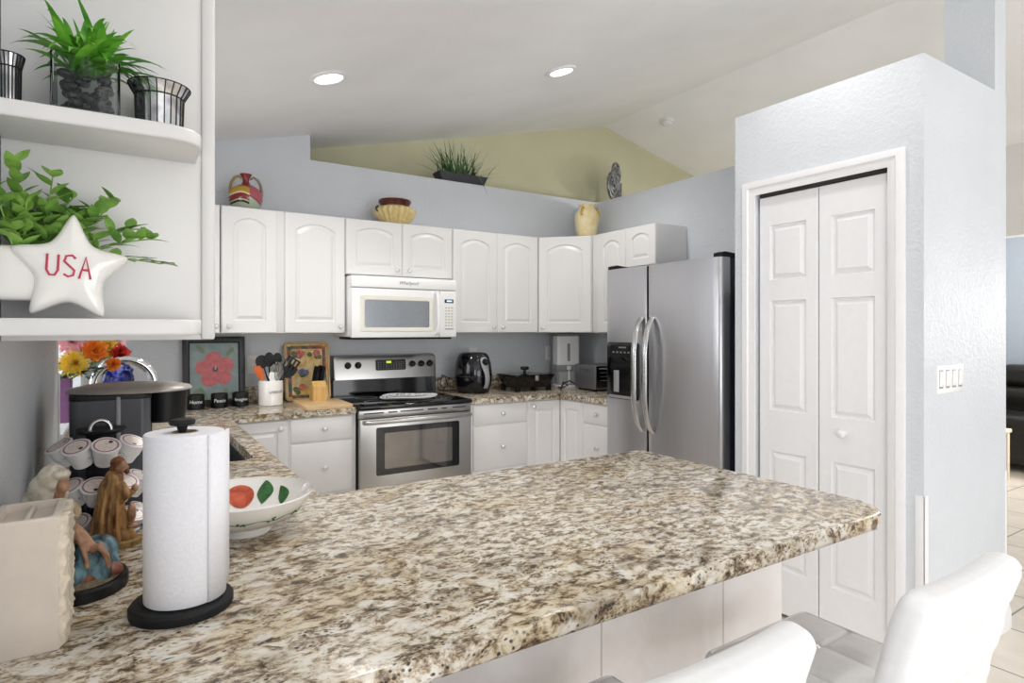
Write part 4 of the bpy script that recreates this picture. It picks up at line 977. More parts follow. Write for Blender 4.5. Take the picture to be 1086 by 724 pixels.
# blue bag behind the faucet
bb = thing('blue_bag', 'dark blue crumpled bag standing behind the faucet', 'bag', (-0.03, 3.0, CT))
def fcr(o, nr): return nr*(0.010*math.sin(o.x*95+o.z*60)*math.cos(o.z*80+o.y*70))
mb = MB(); rbox_mb(mb, (-0.03, 3.18, CT+0.155), (0.105, 0.075, 0.308), 0.018, 18, fcr); mb.build('bag', two_tone('blue_film', '#0f1650', '#1f2a86', 22, 0.5, 0.2, 0.25), bb)
mb = MB(); mb.ball((-0.005, 3.16, CT+0.312), (0.02, 0.018, 0.016), 14, 8); mb.tube([(-0.005, 3.16, CT+0.318), (0.008, 3.155, CT+0.333)], [0.007, 0.012], 8); mb.build('knot', two_tone('blue_film_knot', '#0f1650', '#1f2a86', 40, 0.5, 0.2, 0.25), bb)

# ================================================================== BACK COUNTER, LEFT OF THE STOVE
pf = thing('framed_picture', 'black framed picture of a red hibiscus flower leaning on the back wall', 'picture', (0.47, 4.20, CT))
TL = math.radians(-5.0)
FPX = Matrix.Translation((0.470, 4.190, CT+0.0005)) @ Matrix.Rotation(TL, 4, 'X')
fw_, fh_ = 0.178, 0.436
mb = MB(FPX); mb.loops([[(x, y, z) for x, z in rect4(-fw_+i, fw_-i, i, fh_-i)] for i, y in ((0, 0.022), (0, 0.002), (0.004, 0.0), (0.030, 0.0), (0.036, 0.006), (0.040, 0.012), (0.040, 0.022))], ring=True); mb.build('frame', plain('black_frame', '#2a2a2e', 0.4, var=0.1), pf, angle=30)
cv = MB(FPX).box(-fw_+0.039, fw_-0.039, 0.012, 0.020, 0.039, fh_-0.039).build('canvas', two_tone('painted_green_ground', '#7f9490', '#a3aeb0', 14, 0.5, 0.25, 0.6), pf)
mb = MB(FPX); fc = (0.004, 0.228)
for k in range(5):
    a = PI/2+0.12+2*PI*k/5; P = []
    for i in range(26):
        q = 2*PI*i/26; u = 0.056+0.058*math.cos(q); v = 0.058*math.sin(q)*(0.5+0.5*u/0.112)*(1+0.06*math.sin(7*q))
        P.append((fc[0]+u*math.cos(a)-v*math.sin(a), fc[1]+u*math.sin(a)+v*math.cos(a)))
    mb.prism(P, 0.0105-0.0003*k, 0.0125, 'y')
mb.build('petals', two_tone('hibiscus_red', '#c2686c', '#d87c80', 30, 0.5, 0.2, 0.6), cv)
mb = MB(FPX); mb.prism([(fc[0]+0.017*math.cos(2*PI*i/16), fc[1]+0.017*math.sin(2*PI*i/16)) for i in range(16)], 0.0085, 0.012, 'y'); mb.build('flower_eye', plain('dark_eye', '#5b5a5c', 0.6), cv)
mb = MB(FPX); mb.tube([(fc[0], 0.0085, fc[1]), (fc[0]+0.004, 0.008, fc[1]+0.022)], 0.004, 8); mb.build('stamen', plain('stamen_pink', '#e9c3b8', 0.6), cv)
mb = MB(FPX)
for (x, z, a, l) in ((-0.10, 0.09, 0.6, .08), (-0.06, 0.07, 1.9, .07), (0.09, 0.34, 0.9, .07), (0.06, 0.08, 1.2, .06), (-0.08, 0.36, 2.2, .07)):
    P = []
    for i in range(20):
        q = 2*PI*i/20; u = l*0.5*math.cos(q); v = l*0.2*math.sin(q); P.append((x+u*math.cos(a)-v*math.sin(a), z+u*math.sin(a)+v*math.cos(a)))
    mb.prism(P, 0.0112, 0.013, 'y')
mb.build('painted_leaves', two_tone('painted_olive', '#71876c', '#8a9a78', 30, 0.5, 0.2), cv)
for (x, y, txt, lb) in ((0.352, 4.075, 'Home', 'small black canister lettered in white, leftmost in front of the flower picture'), (0.482, 4.085, 'Peace', 'small black canister lettered in white, middle one in front of the flower picture'), (0.603, 4.095, 'Imagine', 'small black canister lettered in white, rightmost in front of the flower picture')):
    t = thing('canister', lb, 'canister', (x, y, CT), 'black lettered canisters'); r = 0.048
    MB().lathe([(r-0.003, CT+0.0005), (r, CT+0.004), (r, CT+0.084), (r-0.003, CT+0.088), (r-0.005, CT+0.086), (r-0.006, CT+0.02)], (x, y, 0), 32).build('canister', M['black'], t)
    MB().lathe([(r-0.005, CT+0.076), (0.001, CT+0.077)], (x, y, 0), 28, cap0=False).build('candle', M['blackm'], t)
    o = text_obj('lettering', txt, 0.030 if len(txt) < 6 else 0.026, M['white'], t, Matrix.Translation((x, y, CT+0.046)) @ FACE_NY, 0.0002, 0.1)
    for v in o.data.vertices:                   # wrap the lettering round the tin
        a = v.co.x/(r) - 0.05; q = r+0.0006-(v.co.y)
        v.co.x = q*math.sin(a); v.co.y = -q*math.cos(a)
# utensil crock
uc = thing('utensil_crock', 'white ceramic crock with script lettering holding the cooking utensils', 'crock', (0.775, 4.06, CT)); ux, uy, ur = 0.775, 4.06, 0.073
MB().lathe([(ur-0.004, CT+0.0005), (ur, CT+0.004), (ur, CT+0.153), (ur-0.003, CT+0.157), (ur-0.007, CT+0.154), (ur-0.008, CT+0.012), (0.001, CT+0.010)], (ux, uy, 0), 48).build('crock', M['ceramic'], uc)
o = text_obj('lettering', 'utensils', 0.032, plain('grey_ink', '#55565c', 0.6), uc, Matrix.Translation((ux, uy, CT+0.088)) @ FACE_NY, 0.0002, 0.35)
for v in o.data.vertices:
    a = v.co.x/ur + 0.35; q = ur+0.0006-v.co.y; v.co.x = q*math.sin(a); v.co.y = -q*math.cos(a)
M['orange'] = plain('orange_silicone', '#d9651f', 0.45, var=0.08)
def utensil(name, label, foot, top, r, mat, head, hmat=None):
    """handle tube from inside the crock up to `top`, then a head built by `head(mb, X)` along the handle's direction"""
    f = Vector((ux+foot[0], uy+foot[1], CT+0.014)); tp = Vector(top); d = (tp-f).normalized()
    t = thing(name, label, 'utensil', f, 'utensils in the crock')
    MB().tube([f, f.lerp(tp, 0.5), tp], [r, r*0.9, r*0.7], 10).build('handle', mat, t)
    Q = d.to_track_quat('Z', 'Y').to_matrix().to_4x4(); fx = Matrix.Translation(tp) @ Q
    # keep the flat of the head turned to the room
    z = d; y = Vector((0, 1, 0)); y = (y-z*y.dot(z)).normalized(); x = y.cross(z)
    X = Matrix((( x.x, y.x, z.x, tp.x), (x.y, y.y, z.y, tp.y), (x.z, y.z, z.z, tp.z), (0, 0, 0, 1)))
    mb = MB(X); head(mb); mb.build('head', hmat or mat, t); return t
def flat_head(w0, w1, l, th=0.004, slots=0):
    def f(mb):
        if not slots: mb.prism([(-w0/2, -0.01), (w0/2, -0.01), (w1/2, l*0.35), (w1/2, l-0.006), (w1/2-0.008, l), (-w1/2+0.008, l), (-w1/2, l-0.006), (-w1/2, l*0.35)], -th/2, th/2, 'y', 0.001, 1)
        else:
            n = slots*2+1; bw_ = w1/n
            for i in range(0, n, 2): mb.box(-w1/2+i*bw_, -w1/2+(i+1)*bw_, -th/2, th/2, l*0.25, l*0.9)
            mb.box(-w1/2, w1/2, -th/2, th/2, l*0.9, l); mb.prism([(-w0/2, -0.01), (w0/2, -0.01), (w1/2, l*0.25), (-w1/2, l*0.25)], -th/2, th/2, 'y')
    return f
def spoon_head(w, l, depth=0.012):
    def f(mb):
        L = []
        for s_, dz in ((1.0, 0.0), (0.95, -0.003), (0.7, -depth*0.7), (0.35, -depth), (0.02, -depth)): L.append([(w/2*s_*math.cos(a), -dz, l/2+l/2*s_*math.sin(a)-0.006) for a in [2*PI*i/24 for i in range(24)]])
        L2 = [[(p[0], p[1]+0.002, p[2]) for p in q] for q in L[::-1]]
        mb.loops(L+L2, True, True)
    return f
utensil('spatula', 'orange silicone spatula leaning left in the crock', (0.02, 0.0), (0.722, 4.045, 1.085), 0.006, M['orange'], flat_head(0.02, 0.045, 0.085, 0.009))
utensil('ladle', 'round black ladle at the left of the crock', (0.03, 0.01), (0.738, 4.08, 1.155), 0.006, M['black'], spoon_head(0.078, 0.085, 0.03))
utensil('spoon', 'large black serving spoon upright in the middle of the crock', (0.0, 0.02), (0.770, 4.075, 1.16), 0.006, M['black'], spoon_head(0.062, 0.095))
utensil('spoon', 'black slotted spoon at the back right of the crock', (-0.01, 0.03), (0.812, 4.085, 1.17), 0.006, M['black'], spoon_head(0.060, 0.082))
utensil('turner', 'white turner low in the middle of the crock', (-0.01, -0.03), (0.782, 4.03, 1.068), 0.006, M['white'], flat_head(0.025, 0.052, 0.055, 0.005))
utensil('turner', 'black slotted turner leaning right out of the crock', (-0.04, -0.02), (0.865, 4.035, 1.125), 0.006, M['black'], flat_head(0.03, 0.088, 0.098, 0.004, 3))
utensil('turner', 'plain black spatula leaning low to the right of the crock', (-0.045, 0.0), (0.868, 4.06, 1.095), 0.006, M['black'], flat_head(0.03, 0.075, 0.080, 0.005))
def whisk(mb):
    for k in range(4):
        a = PI*k/4; mb.tube([(0.020*math.sin(PI*i/12)*math.cos(a)*(1 if i <= 12 else 1), 0.020*math.sin(PI*i/12)*math.sin(a), 0.10*(1-math.cos(PI*i/12))/2) for i in range(13)], 0.0013, 6)
utensil('whisk', 'steel wire whisk in the crock, right of the black spoons', (-0.02, 0.0), (0.822, 4.04, 1.115), 0.007, M['nickel'], whisk)
def tong(mb):
    for s_ in (-1, 1): mb.tube([(0.0, 0, -0.03), (0.008*s_, 0, 0.03), (0.012*s_, 0, 0.085), (0.007*s_, 0, 0.105)], [0.004, 0.004, 0.005, 0.007], 8)
utensil('tongs', 'steel tongs standing upright in the crock', (0.01, -0.01), (0.800, 4.03, 1.085), 0.006, M['nickel'], tong)

# painted tray leaning on the wall
ty = thing('tray', 'wooden tray painted with roses and fruit, leaning on the wall behind the knife block', 'tray', (1.035, 4.2, CT))
TX = Matrix.Translation((1.040, 4.165, CT+0.0005)) @ Matrix.Rotation(math.radians(-9), 4, 'X')
hw, hh = 0.150, 0.400
M['trayrim'] = wood_mat('tray_rim_wood', '#b89a68', '#d3b888', (30, 30, 4))
mb = MB(TX); mb.loops([[(x, y, z) for x, z in rrect(-hw+i, hw-i, i, hh-i, 0.03-i*0.6, 6)] for i, y in ((0, 0.020), (0, -0.004), (0.003, -0.007), (0.010, -0.007), (0.013, -0.004), (0.014, 0.012), (0.014, 0.020))], ring=True); mb.build('rim', M['trayrim'], ty)
m_, nt, b = new_mat('tray_ground'); v = coords(nt); n_ = noise(nt, v, 16, 4, 0.6, 0.6); nt.links.new(ramp(nt, n_.outputs['Fac'], [(0.35, hexc('#c99a45')), (0.5, hexc('#dcbd78')), (0.65, hexc('#e2d6a8'))]), b.inputs['Base Color']); b.inputs['Roughness'].default_value = 0.35
cvt = MB(TX).prism(rrect(-hw+0.013, hw-0.013, 0.013, hh-0.013, 0.02, 6), 0.010, 0.018, 'y').build('panel', m_, ty)
m_, nt, b = new_mat('tray_border'); v = coords(nt); vo = N(nt, 'ShaderNodeTexVoronoi'); vo.inputs['Scale'].default_value = 34; nt.links.new(v, vo.inputs['Vector'])
sp = N(nt, 'ShaderNodeSeparateColor'); nt.links.new(vo.outputs['Color'], sp.inputs[0]); nt.links.new(ramp(nt, sp.outputs[0], [(0.0, hexc('#3e4a44')), (0.35, hexc('#8a3f2a')), (0.6, hexc('#5d6b64')), (0.8, hexc('#a4572f'))], 'CONSTANT'), b.inputs['Base Color']); b.inputs['Roughness'].default_value = 0.4
mb = MB(TX)
mb.box(-0.128, -0.104, 0.0085, 0.0102, 0.03, 0.37); mb.box(0.104, 0.128, 0.0085, 0.0102, 0.03, 0.37); mb.box(-0.104, 0.104, 0.0085, 0.0102, 0.352, 0.375); mb.box(-0.104, 0.104, 0.0085, 0.0102, 0.02, 0.04); mb.build('painted_border', m_, cvt)
def blob_on_tray(nm, mats, items):
    for (x, z, r) in items:
        mb = MB(TX)
        for k in range(3):
            ox, oz = random.uniform(-r, r)*0.5, random.uniform(-r, r)*0.5
            mb.prism([(x+ox+r*0.8*math.cos(2*PI*i/14)*(1+0.15*math.sin(3*i)), z+oz+r*0.8*math.sin(2*PI*i/14)) for i in range(14)], 0.0086-0.0003*k, 0.0102, 'y')
        mb.build(nm, mats, cvt)
blob_on_tray('painted_leaves', two_tone('tray_leaf', '#33452c', '#70804e', 60, 0.5, 0.15), ((-0.075, 0.315, 0.022), (0.02, 0.315, 0.018), (0.075, 0.29, 0.02), (-0.07, 0.07, 0.022), (-0.03, 0.18, 0.02)))
blob_on_tray('painted_rose', two_tone('tray_rose', '#a23c36', '#dd8a7c', 70, 0.5, 0.15), ((-0.045, 0.315, 0.026), (0.060, 0.315, 0.028), (-0.035, 0.085, 0.026)))
blob_on_tray('painted_grapes', two_tone('tray_grape', '#4a4f86', '#8b93b8', 70, 0.5, 0.15), ((-0.035, 0.205, 0.026), (-0.005, 0.19, 0.018)))
# cutting board
cb = thing('cutting_board', 'pale wooden cutting board lying on the counter left of the stove', 'cutting board', (1.07, 3.86, CT))
Pq = [Vector(p) for p in ((0.890, 3.648), (1.178, 3.640), (1.190, 4.03), (0.915, 4.085))]
P = []
for i in range(4):
    a, b_, c = Pq[i-1], Pq[i], Pq[(i+1) % 4]; d1_, d2_ = (a-b_).normalized(), (c-b_).normalized(); r = 0.018
    for k in range(5): t_ = k/4; P.append(tuple((b_+d1_*r)*(1-t_)**2 + b_*2*t_*(1-t_) + (b_+d2_*r)*t_**2))
M['board'] = wood_mat('maple_board', '#c9a678', '#dcbf95', (4, 28, 28), 0.4)
MB().prism(P, CT+0.0005, CT+0.020, 'z', 0.004, 2).build('board', M['board'], cb)
kb_ = thing('knife_block', 'pale wooden knife block standing at the back of the cutting board', 'knife block', (1.045, 4.0, CT+0.02))
KX = Matrix.Translation((1.055, 3.99, CT+0.0205))
mb = MB(KX); mb.prism([(-0.055, 0.0), (0.045, 0.0), (0.060, 0.075), (-0.015, 0.125), (-0.055, 0.09)][::-1], -0.045, 0.045, 'x', 0.004, 2)
mb.build('block', wood_mat('block_wood', '#c79a52', '#dcb673', (40, 40, 4), 0.45), kb_)
names_ = ('upper left', 'upper middle', 'upper right', 'lower left', 'lower right')
for i, (kx, ky) in enumerate(((-0.028, 0.035), (0.0, 0.035), (0.028, 0.035), (-0.014, 0.008), (0.016, 0.008))):
    zb = 0.125-(ky+0.015)*(0.05/0.075) if ky > -0.015 else 0.12
    p = KX @ Vector((kx, ky, zb)); d = Vector((0.08, -0.22, 1)).normalized() if False else Vector((0.10, -0.30, 1.0)).normalized()
    t = thing('knife', 'black-handled knife in the wooden block, %s slot' % names_[i], 'knife', p, 'knives in the block')
    z = d; x = Vector((1, 0, 0)); x = (x-z*x.dot(z)).normalized(); y = z.cross(x)
    X = Matrix(((x.x, y.x, z.x, p.x), (x.y, y.y, z.y, p.y), (x.z, y.z, z.z, p.z), (0, 0, 0, 1)))
    l = (0.125, 0.130, 0.120, 0.105, 0.108)[i]
    mb = MB(X); rbox_mb(mb, (0, 0, 0.012+l/2), (0.017, 0.024, l), 0.006, 8, lambda o, nr: Vector((0, 0.003*math.sin(o.z*60), 0))); mb.build('handle', M['black'], t)
    MB(X).box(-0.0015, 0.0015, -0.010, 0.010, -0.05, 0.014).build('blade', M['nickel'], t)
# spoon rest on the cooktop
sr = thing('spoon_rest', 'white oval spoon rest with black lettering pattern on the cooktop', 'spoon rest', (1.63, 3.86, 0.9225))
m_, nt, b = new_mat('printed_ceramic'); tc = N(nt, 'ShaderNodeTexCoord'); mp = N(nt, 'ShaderNodeMapping'); nt.links.new(tc.outputs['Object'], mp.inputs[0]); mp.inputs['Scale'].default_value = (1, 0.55, 1)
nz = noise(nt, mp.outputs[0], 75, 3, 0.7, 1.5); sp = N(nt, 'ShaderNodeSeparateXYZ'); nt.links.new(tc.outputs['Object'], sp.inputs[0])
band = N(nt, 'ShaderNodeMapRange'); nt.links.new(sp.outputs[1], band.inputs[0]); band.inputs[1].default_value = 0.02; band.inputs[2].default_value = 0.05
f1 = ramp(nt, nz.outputs['Fac'], [(0.53, (0, 0, 0, 1)), (0.56, (1, 1, 1, 1))]); nt.links.new(mixc(nt, mixc(nt, 1.0, f1, band.outputs[0], 'MULTIPLY'), hexc('#ebebee'), hexc('#33343a')), b.inputs['Base Color']); b.inputs['Roughness'].default_value = 0.15
mb = MB(); L = []
for k, z in ((0.55, 0.9228), (0.75, 0.9232), (0.95, 0.932), (1.0, 0.940), (0.985, 0.942), (0.93, 0.937), (0.7, 0.9285), (0.02, 0.927)):
    L.append([(1.632+0.205*k*math.cos(a), 3.875+0.150*k*math.sin(a)*(1-0.10*math.cos(2*a))-(0.03*k*math.cos(a)**2), z+0.004*k*math.cos(3*a)) for a in [2*PI*i/60 for i in range(60)]])
mb.loops(L); mb.build('dish', m_, sr)

# ================================================================== BACK COUNTER, RIGHT OF THE STOVE
af = thing('air_fryer', 'glossy black egg-shaped air fryer with grey handle, right of the stove', 'air fryer', (2.235, 4.0, CT))
mb = MB(); prof = [(0.105, CT+0.0005), (0.118, CT+0.006), (0.132, CT+0.05), (0.140, CT+0.11), (0.139, CT+0.17), (0.131, CT+0.23), (0.117, CT+0.275), (0.104, CT+0.295), (0.085, CT+0.305), (0.05, CT+0.309), (0.001, CT+0.310)]
mb.lathe(prof, (2.235, 4.03, 0), 56, sx=1.0, sy=1.1); mb.build('body', two_tone('speckled_black_gloss', '#0b0c12', '#1a1c26', 120, 0.62, 0.03, 0.08), af)
HA = math.radians(-84)
def afp(z, k=1.0, da=0.0):
    r = on_profile([(h, q) for q, h in prof], z); a = HA+da; return Vector((2.235+r*k*math.cos(a), 4.03+r*1.1*k*math.sin(a), z))
mb = MB(); L = []
zs = [CT+0.045, CT+0.08, CT+0.12, CT+0.16, CT+0.20, CT+0.235, CT+0.262, CT+0.275]; ws = [0.018, 0.019, 0.020, 0.022, 0.030, 0.036, 0.032, 0.016]; ks = [1.13, 1.22, 1.22, 1.16, 1.06, 1.04, 1.05, 1.05]
tang = Vector((-math.sin(HA), math.cos(HA), 0)); nrm_ = Vector((math.cos(HA), math.sin(HA), 0))
for z, w, k in zip(zs, ws, ks):
    c = afp(z, k); L.append([c+tang*(w*math.cos(q))+nrm_*(0.012*math.sin(q)) for q in [2*PI*i/16 for i in range(16)]])
mb.loops(L); hd_ = mb.build('handle', M['grey'], af)
c = afp(CT+0.238, 1.13); Qn = (nrm_+Vector((0, 0, 0.25))).normalized().to_track_quat('Z', 'Y').to_matrix().to_4x4()
MB(Matrix.Translation(c-nrm_*0.004) @ Qn).lathe([(0.026, 0), (0.026, 0.006), (0.020, 0.010), (0.019, 0.020), (0.001, 0.021)], (0, 0, 0), 26).build('dial', M['blackm'], af)
mb = MB(); mb.loops([[Vector((2.235+r*math.cos(a), 4.03+r*1.1*math.sin(a), z)) for a in [2*PI*i/48 for i in range(48)]] for r, z in ((0.1405, CT+0.128), (0.1412, CT+0.130), (0.1405, CT+0.132))], cap0=False, cap1=False); mb.build('basket_seam', M['gap'], af)
cdm = M['black']
o = tag(MB().tube([(2.10, 4.12, CT+0.10), (2.05, 4.19, CT+0.13), (2.035, 4.20, CT+0.06), (2.07, 4.215, CT+0.02), (2.11, 4.21, CT+0.05), (2.08, 4.21, CT+0.12), (2.035, 4.225, CT+0.09), (2.03, 4.22, CT+0.014), (2.10, 4.19, CT+0.008), (2.16, 4.18, CT+0.008)], 0.0045, 8).build('power_cord', cdm, origin=(2.05, 4.2, CT)), 'black power cord looped on the counter between stove and air fryer', 'cord')
# electric skillet
es = thing('electric_skillet', 'black electric skillet on legs with a knobbed lid, right of the air fryer', 'skillet', (2.68, 3.97, CT))
mb = MB(); mb.loops([[(x, y, z) for x, y in rrect(2.68-hx, 2.68+hx, 3.97-hy, 3.97+hy, 0.03)] for hx, hy, z in ((0.135, 0.10, CT+0.026), (0.15, 0.115, CT+0.028), (0.188, 0.145, CT+0.118), (0.196, 0.153, CT+0.121), (0.196, 0.153, CT+0.127), (0.180, 0.138, CT+0.127), (0.145, 0.11, CT+0.04))]); mb.build('pan', M['blackg'], es)
mb = MB(); mb.loops([[(x, y, z) for x, y in rrect(2.68-hx, 2.68+hx, 3.97-hy, 3.97+hy, 0.03)] for hx, hy, z in ((0.184, 0.142, CT+0.127), (0.182, 0.140, CT+0.131), (0.10, 0.08, CT+0.137), (0.02, 0.016, CT+0.139))]); ld = mb.build('lid', M['blackg'], es)
MB().lathe([(0.012, CT+0.138), (0.012, CT+0.158), (0.032, CT+0.163), (0.036, CT+0.172), (0.034, CT+0.182), (0.030, CT+0.186), (0.001, CT+0.186)], (2.668, 3.97, 0), 26).build('lid_knob', M['black'], ld)
for sx_ in (-1, 1):
    for sy_ in (-1, 1): MB().prism(rrect(2.68+sx_*0.145-0.02, 2.68+sx_*0.145+0.02, 3.97+sy_*0.105-0.014, 3.97+sy_*0.105+0.014, 0.006), CT+0.0005, CT+0.05, 'z', 0.003, 1).build('leg', M['black'], es)
MB().box(2.665, 2.695, 3.808, 3.826, CT+0.085, CT+0.125, 0.006).build('lid_clip', M['silver'], es)
# dry food dispenser
M['cup'] = plain('clear_cup', '#e6eaee', 0.05, var=0.01); M['cup'].node_tree.nodes['Principled BSDF'].inputs['Alpha'].default_value = 0.4
dd = thing('food_dispenser', 'tall white and grey dry food dispenser with clear measuring cup in the corner', 'food dispenser', (3.09, 4.03, CT))
RD = rotz(math.radians(-20), (3.150, 4.06, 0))
MB(RD).prism(rrect(-0.098, 0.098, -0.085, 0.085, 0.016), CT+0.185, CT+0.425, 'z', 0.005, 2).build('bin', M['white'], dd)
MB(RD).prism(rrect(-0.102, 0.102, -0.089, 0.089, 0.018), CT+0.425, CT+0.442, 'z', 0.004, 2).build('lid', M['grey'], dd)
MB(RD).prism(rrect(-0.012, 0.012, CT+0.215, CT+0.365, 0.010), -0.0865, -0.08, 'y').build('level_window', M['grey'], dd)
MB(RD).prism(rrect(-0.100, 0.100, -0.087, 0.087, 0.016), CT+0.135, CT+0.185, 'z', 0.003, 2).build('valve', M['grey'], dd)
MB(RD).lathe([(0.020, 0), (0.020, 0.010), (0.016, 0.014), (0.001, 0.014)], (0, -0.086, CT+0.160), 24, Matrix.Rotation(PI/2, 4, 'X')).build('button', M['white'], dd)
MB(RD).box(-0.102, 0.102, 0.05, 0.10, CT+0.0005, CT+0.44, 0.008).build('backplate', M['grey'], dd)
MB(RD).prism(rrect(-0.104, 0.104, -0.098, 0.09, 0.016), CT+0.0005, CT+0.016, 'z', 0.003, 2).build('base', M['white'], dd)
mb = MB(RD); mb.loops([[(x, y, z) for x, y in rrect(-h, h, -h*0.95-0.005, h*0.55, 0.014)] for h, z in ((0.076, CT+0.017), (0.086, CT+0.130), (0.083, CT+0.130), (0.074, CT+0.021))]); mb.build('measuring_cup', M['cup'], dd)
MB(RD).box(-0.008, 0.008, -0.097, -0.086, CT+0.03, CT+0.135, 0.003).build('cup_handle', M['white'], dd)
# toaster oven
to = thing('toaster_oven', 'small silver and black toaster oven in the corner beside the refrigerator', 'toaster oven', (3.17, 3.69, CT))
RT = rotz(math.radians(-4), (3.035, 3.545, CT))
MB(RT).box(0, 0.32, 0, 0.27, 0.015, 0.205, 0.010, 3).build('housing', plain('toaster_grey', '#77777a', 0.35, 0.5, 0.03), to)
dt = MB(RT).box(0.012, 0.25, -0.012, 0.002, 0.030, 0.195, 0.004).build('door', M['blackg'], to)
mb = MB(RT); mb.tube([(0.03, -0.012, 0.178), (0.03, -0.030, 0.180), (0.232, -0.030, 0.180), (0.232, -0.012, 0.178)], 0.006, 8); mb.build('handle', M['nickel'], dt)
mb = MB(RT)
for z in (0.085, 0.115, 0.145): mb.box(0.04, 0.22, -0.0135, -0.011, z, z+0.003)
mb.build('rack', M['grey'], dt)
MB(RT).box(0.255, 0.315, -0.006, 0.002, 0.025, 0.20, 0.002).build('control_panel', M['black'], to)
for z in (0.06, 0.115, 0.17): MB(RT).lathe([(0.016, 0), (0.014, 0.016), (0.001, 0.017)], (0.285, -0.006, z), 18, Matrix.Rotation(PI/2, 4, 'X')).build('knob', M['nickel'], to)
for (x, y) in ((0.03, 0.03), (0.29, 0.03), (0.03, 0.24), (0.29, 0.24)): MB(RT).lathe([(0.012, 0.0005), (0.012, 0.016)], (x, y, 0), 12).build('foot', M['black'], to)
mb = MB(RT)
for k in range(7): mb.box(-0.0015, 0.002, 0.06+k*0.022, 0.07+k*0.022, 0.15, 0.175)
mb.build('side_vent', M['gap'], to)
tag(MB().tube([(2.983, 3.72, CT+0.05), (2.96, 3.76, CT+0.075), (2.93, 3.80, CT+0.055), (2.90, 3.80, CT+0.008), (2.93, 3.84, CT+0.010), (2.97, 3.86, CT+0.06), (3.0, 3.84, CT+0.03), (2.985, 3.90, CT+0.006), (3.02, 3.99, CT+0.006)], 0.0055, 8).build('power_cord', M['black'], origin=(2.95, 3.8, CT)), 'black power cord coiled on the counter in front of the toaster oven', 'cord')

# ================================================================== ON TOP OF THE WALL CABINETS AND THE LEDGES
# painted jug
jx, jy, jz = 0.635, 4.10, UT
jg = thing('jug', 'round multicoloured pottery jug with two loop handles, on the left wall cabinets', 'jug', (jx, jy, jz))
def jug_mat():
    m, nt, b = new_mat('painted_pottery'); tc = N(nt, 'ShaderNodeTexCoord'); sp = N(nt, 'ShaderNodeSeparateXYZ'); nt.links.new(tc.outputs['Object'], sp.inputs[0])
    def mth(op, a, bb):
        n = N(nt, 'ShaderNodeMath', operation=op)
        for i, v in enumerate((a, bb)):
            if hasattr(v, 'links'): nt.links.new(v, n.inputs[i])
            else: n.inputs[i].default_value = v
        return n.outputs[0]
    X, Z = sp.outputs[0], sp.outputs[2]
    sL = mth('ADD', Z, mth('MULTIPLY', mth('SINE', mth('MULTIPLY', X, 38.0), 0), 0.010)); sL = mth('MULTIPLY', sL, 4.0)
    left = ramp(nt, sL, [(0.0, hexc('#a9b39a')), (0.14, hexc('#2e2a22')), (0.19, hexc('#b8b89a')), (0.22, hexc('#842f2c')), (0.36, hexc('#e3cfae')), (0.40, hexc('#b8952f')), (0.56, hexc('#4d6a4c')), (0.60, hexc('#8b2e33'))], 'CONSTANT')
    sR = mth('MULTIPLY', mth('ADD', Z, mth('MULTIPLY', X, 0.55)), 4.0)
    right = ramp(nt, sR, [(0.0, hexc('#a9b8a2')), (0.34, hexc('#6a2a2e')), (0.37, hexc('#b25a66')), (0.80, hexc('#5b7a5c'))], 'CONSTANT')
    st_ = ramp(nt, mth('ADD', mth('MULTIPLY', X, 10.0), 0.5), [(0.0, (0, 0, 0, 1)), (0.56, (1, 1, 1, 1))], 'CONSTANT')
    nk = ramp(nt, mth('MULTIPLY', Z, 4.0), [(0.0, (0, 0, 0, 1)), (0.60, (1, 1, 1, 1))], 'CONSTANT')
    nt.links.new(mixc(nt, nk, mixc(nt, st_, left, right), hexc('#8b2e33')), b.inputs['Base Color']); b.inputs['Roughness'].default_value = 0.15; return m
mb = MB(); mb.lathe([(0.052, jz+0.0005), (0.062, jz+0.006), (0.088, jz+0.035), (0.099, jz+0.078), (0.098, jz+0.110), (0.083, jz+0.140), (0.052, jz+0.160), (0.027, jz+0.171), (0.019, jz+0.188), (0.020, jz+0.208), (0.031, jz+0.228), (0.036, jz+0.236), (0.029, jz+0.234), (0.016, jz+0.208)], (jx, jy, 0), 48)
mb.build('body', jug_mat(), jg)
for s_ in (-1, 1):
    pts = [(jx+s_*q, jy-0.01, jz+h) for q, h in ((0.022, 0.205), (0.045, 0.218), (0.068, 0.205), (0.085, 0.175), (0.092, 0.14), (0.092, 0.105))]
    MB().tube(pts, [0.008, 0.0085, 0.009, 0.009, 0.009, 0.010], 10).build('handle', plain('handle_ochre' if s_ < 0 else 'handle_grey', '#9a7b45' if s_ < 0 else '#8a7f6a', 0.3, var=0.12), jg)
# gadrooned planter bowl
gx, gy, gz = 1.625, 4.09, UT
gp = thing('planter_bowl', 'cream ribbed pottery bowl with brown rim and side loops, above the microwave', 'planter', (gx, gy, gz))
def ribbed(prof, c, n=96, ribs=18, amp=0.05, z0=None, z1=None):
    L = []
    for r, z in prof:
        k = amp if (z0 is None or z0 < z < z1) else 0
        L.append([(c[0]+r*(1-k*abs(math.sin(ribs/2*a))**0.5*0 + k*(abs(math.cos(ribs/2*a))-0.6))*math.cos(a), c[1]+r*(1+k*(abs(math.cos(ribs/2*a))-0.6))*math.sin(a), z) for a in [2*PI*i/n for i in range(n)]])
    return L
mb = MB(); mb.loops(ribbed([(0.070, gz+0.0005), (0.078, gz+0.006), (0.110, gz+0.035), (0.137, gz+0.075), (0.143, gz+0.100), (0.132, gz+0.122), (0.105, gz+0.135), (0.098, gz+0.138)], (gx, gy), 200, 20, 0.13, gz+0.01, gz+0.13)); mb.build('body', two_tone('cream_yellow_glaze', '#cdb473', '#e4d3a0', 25, 0.5, 0.2, 0.2), gp)
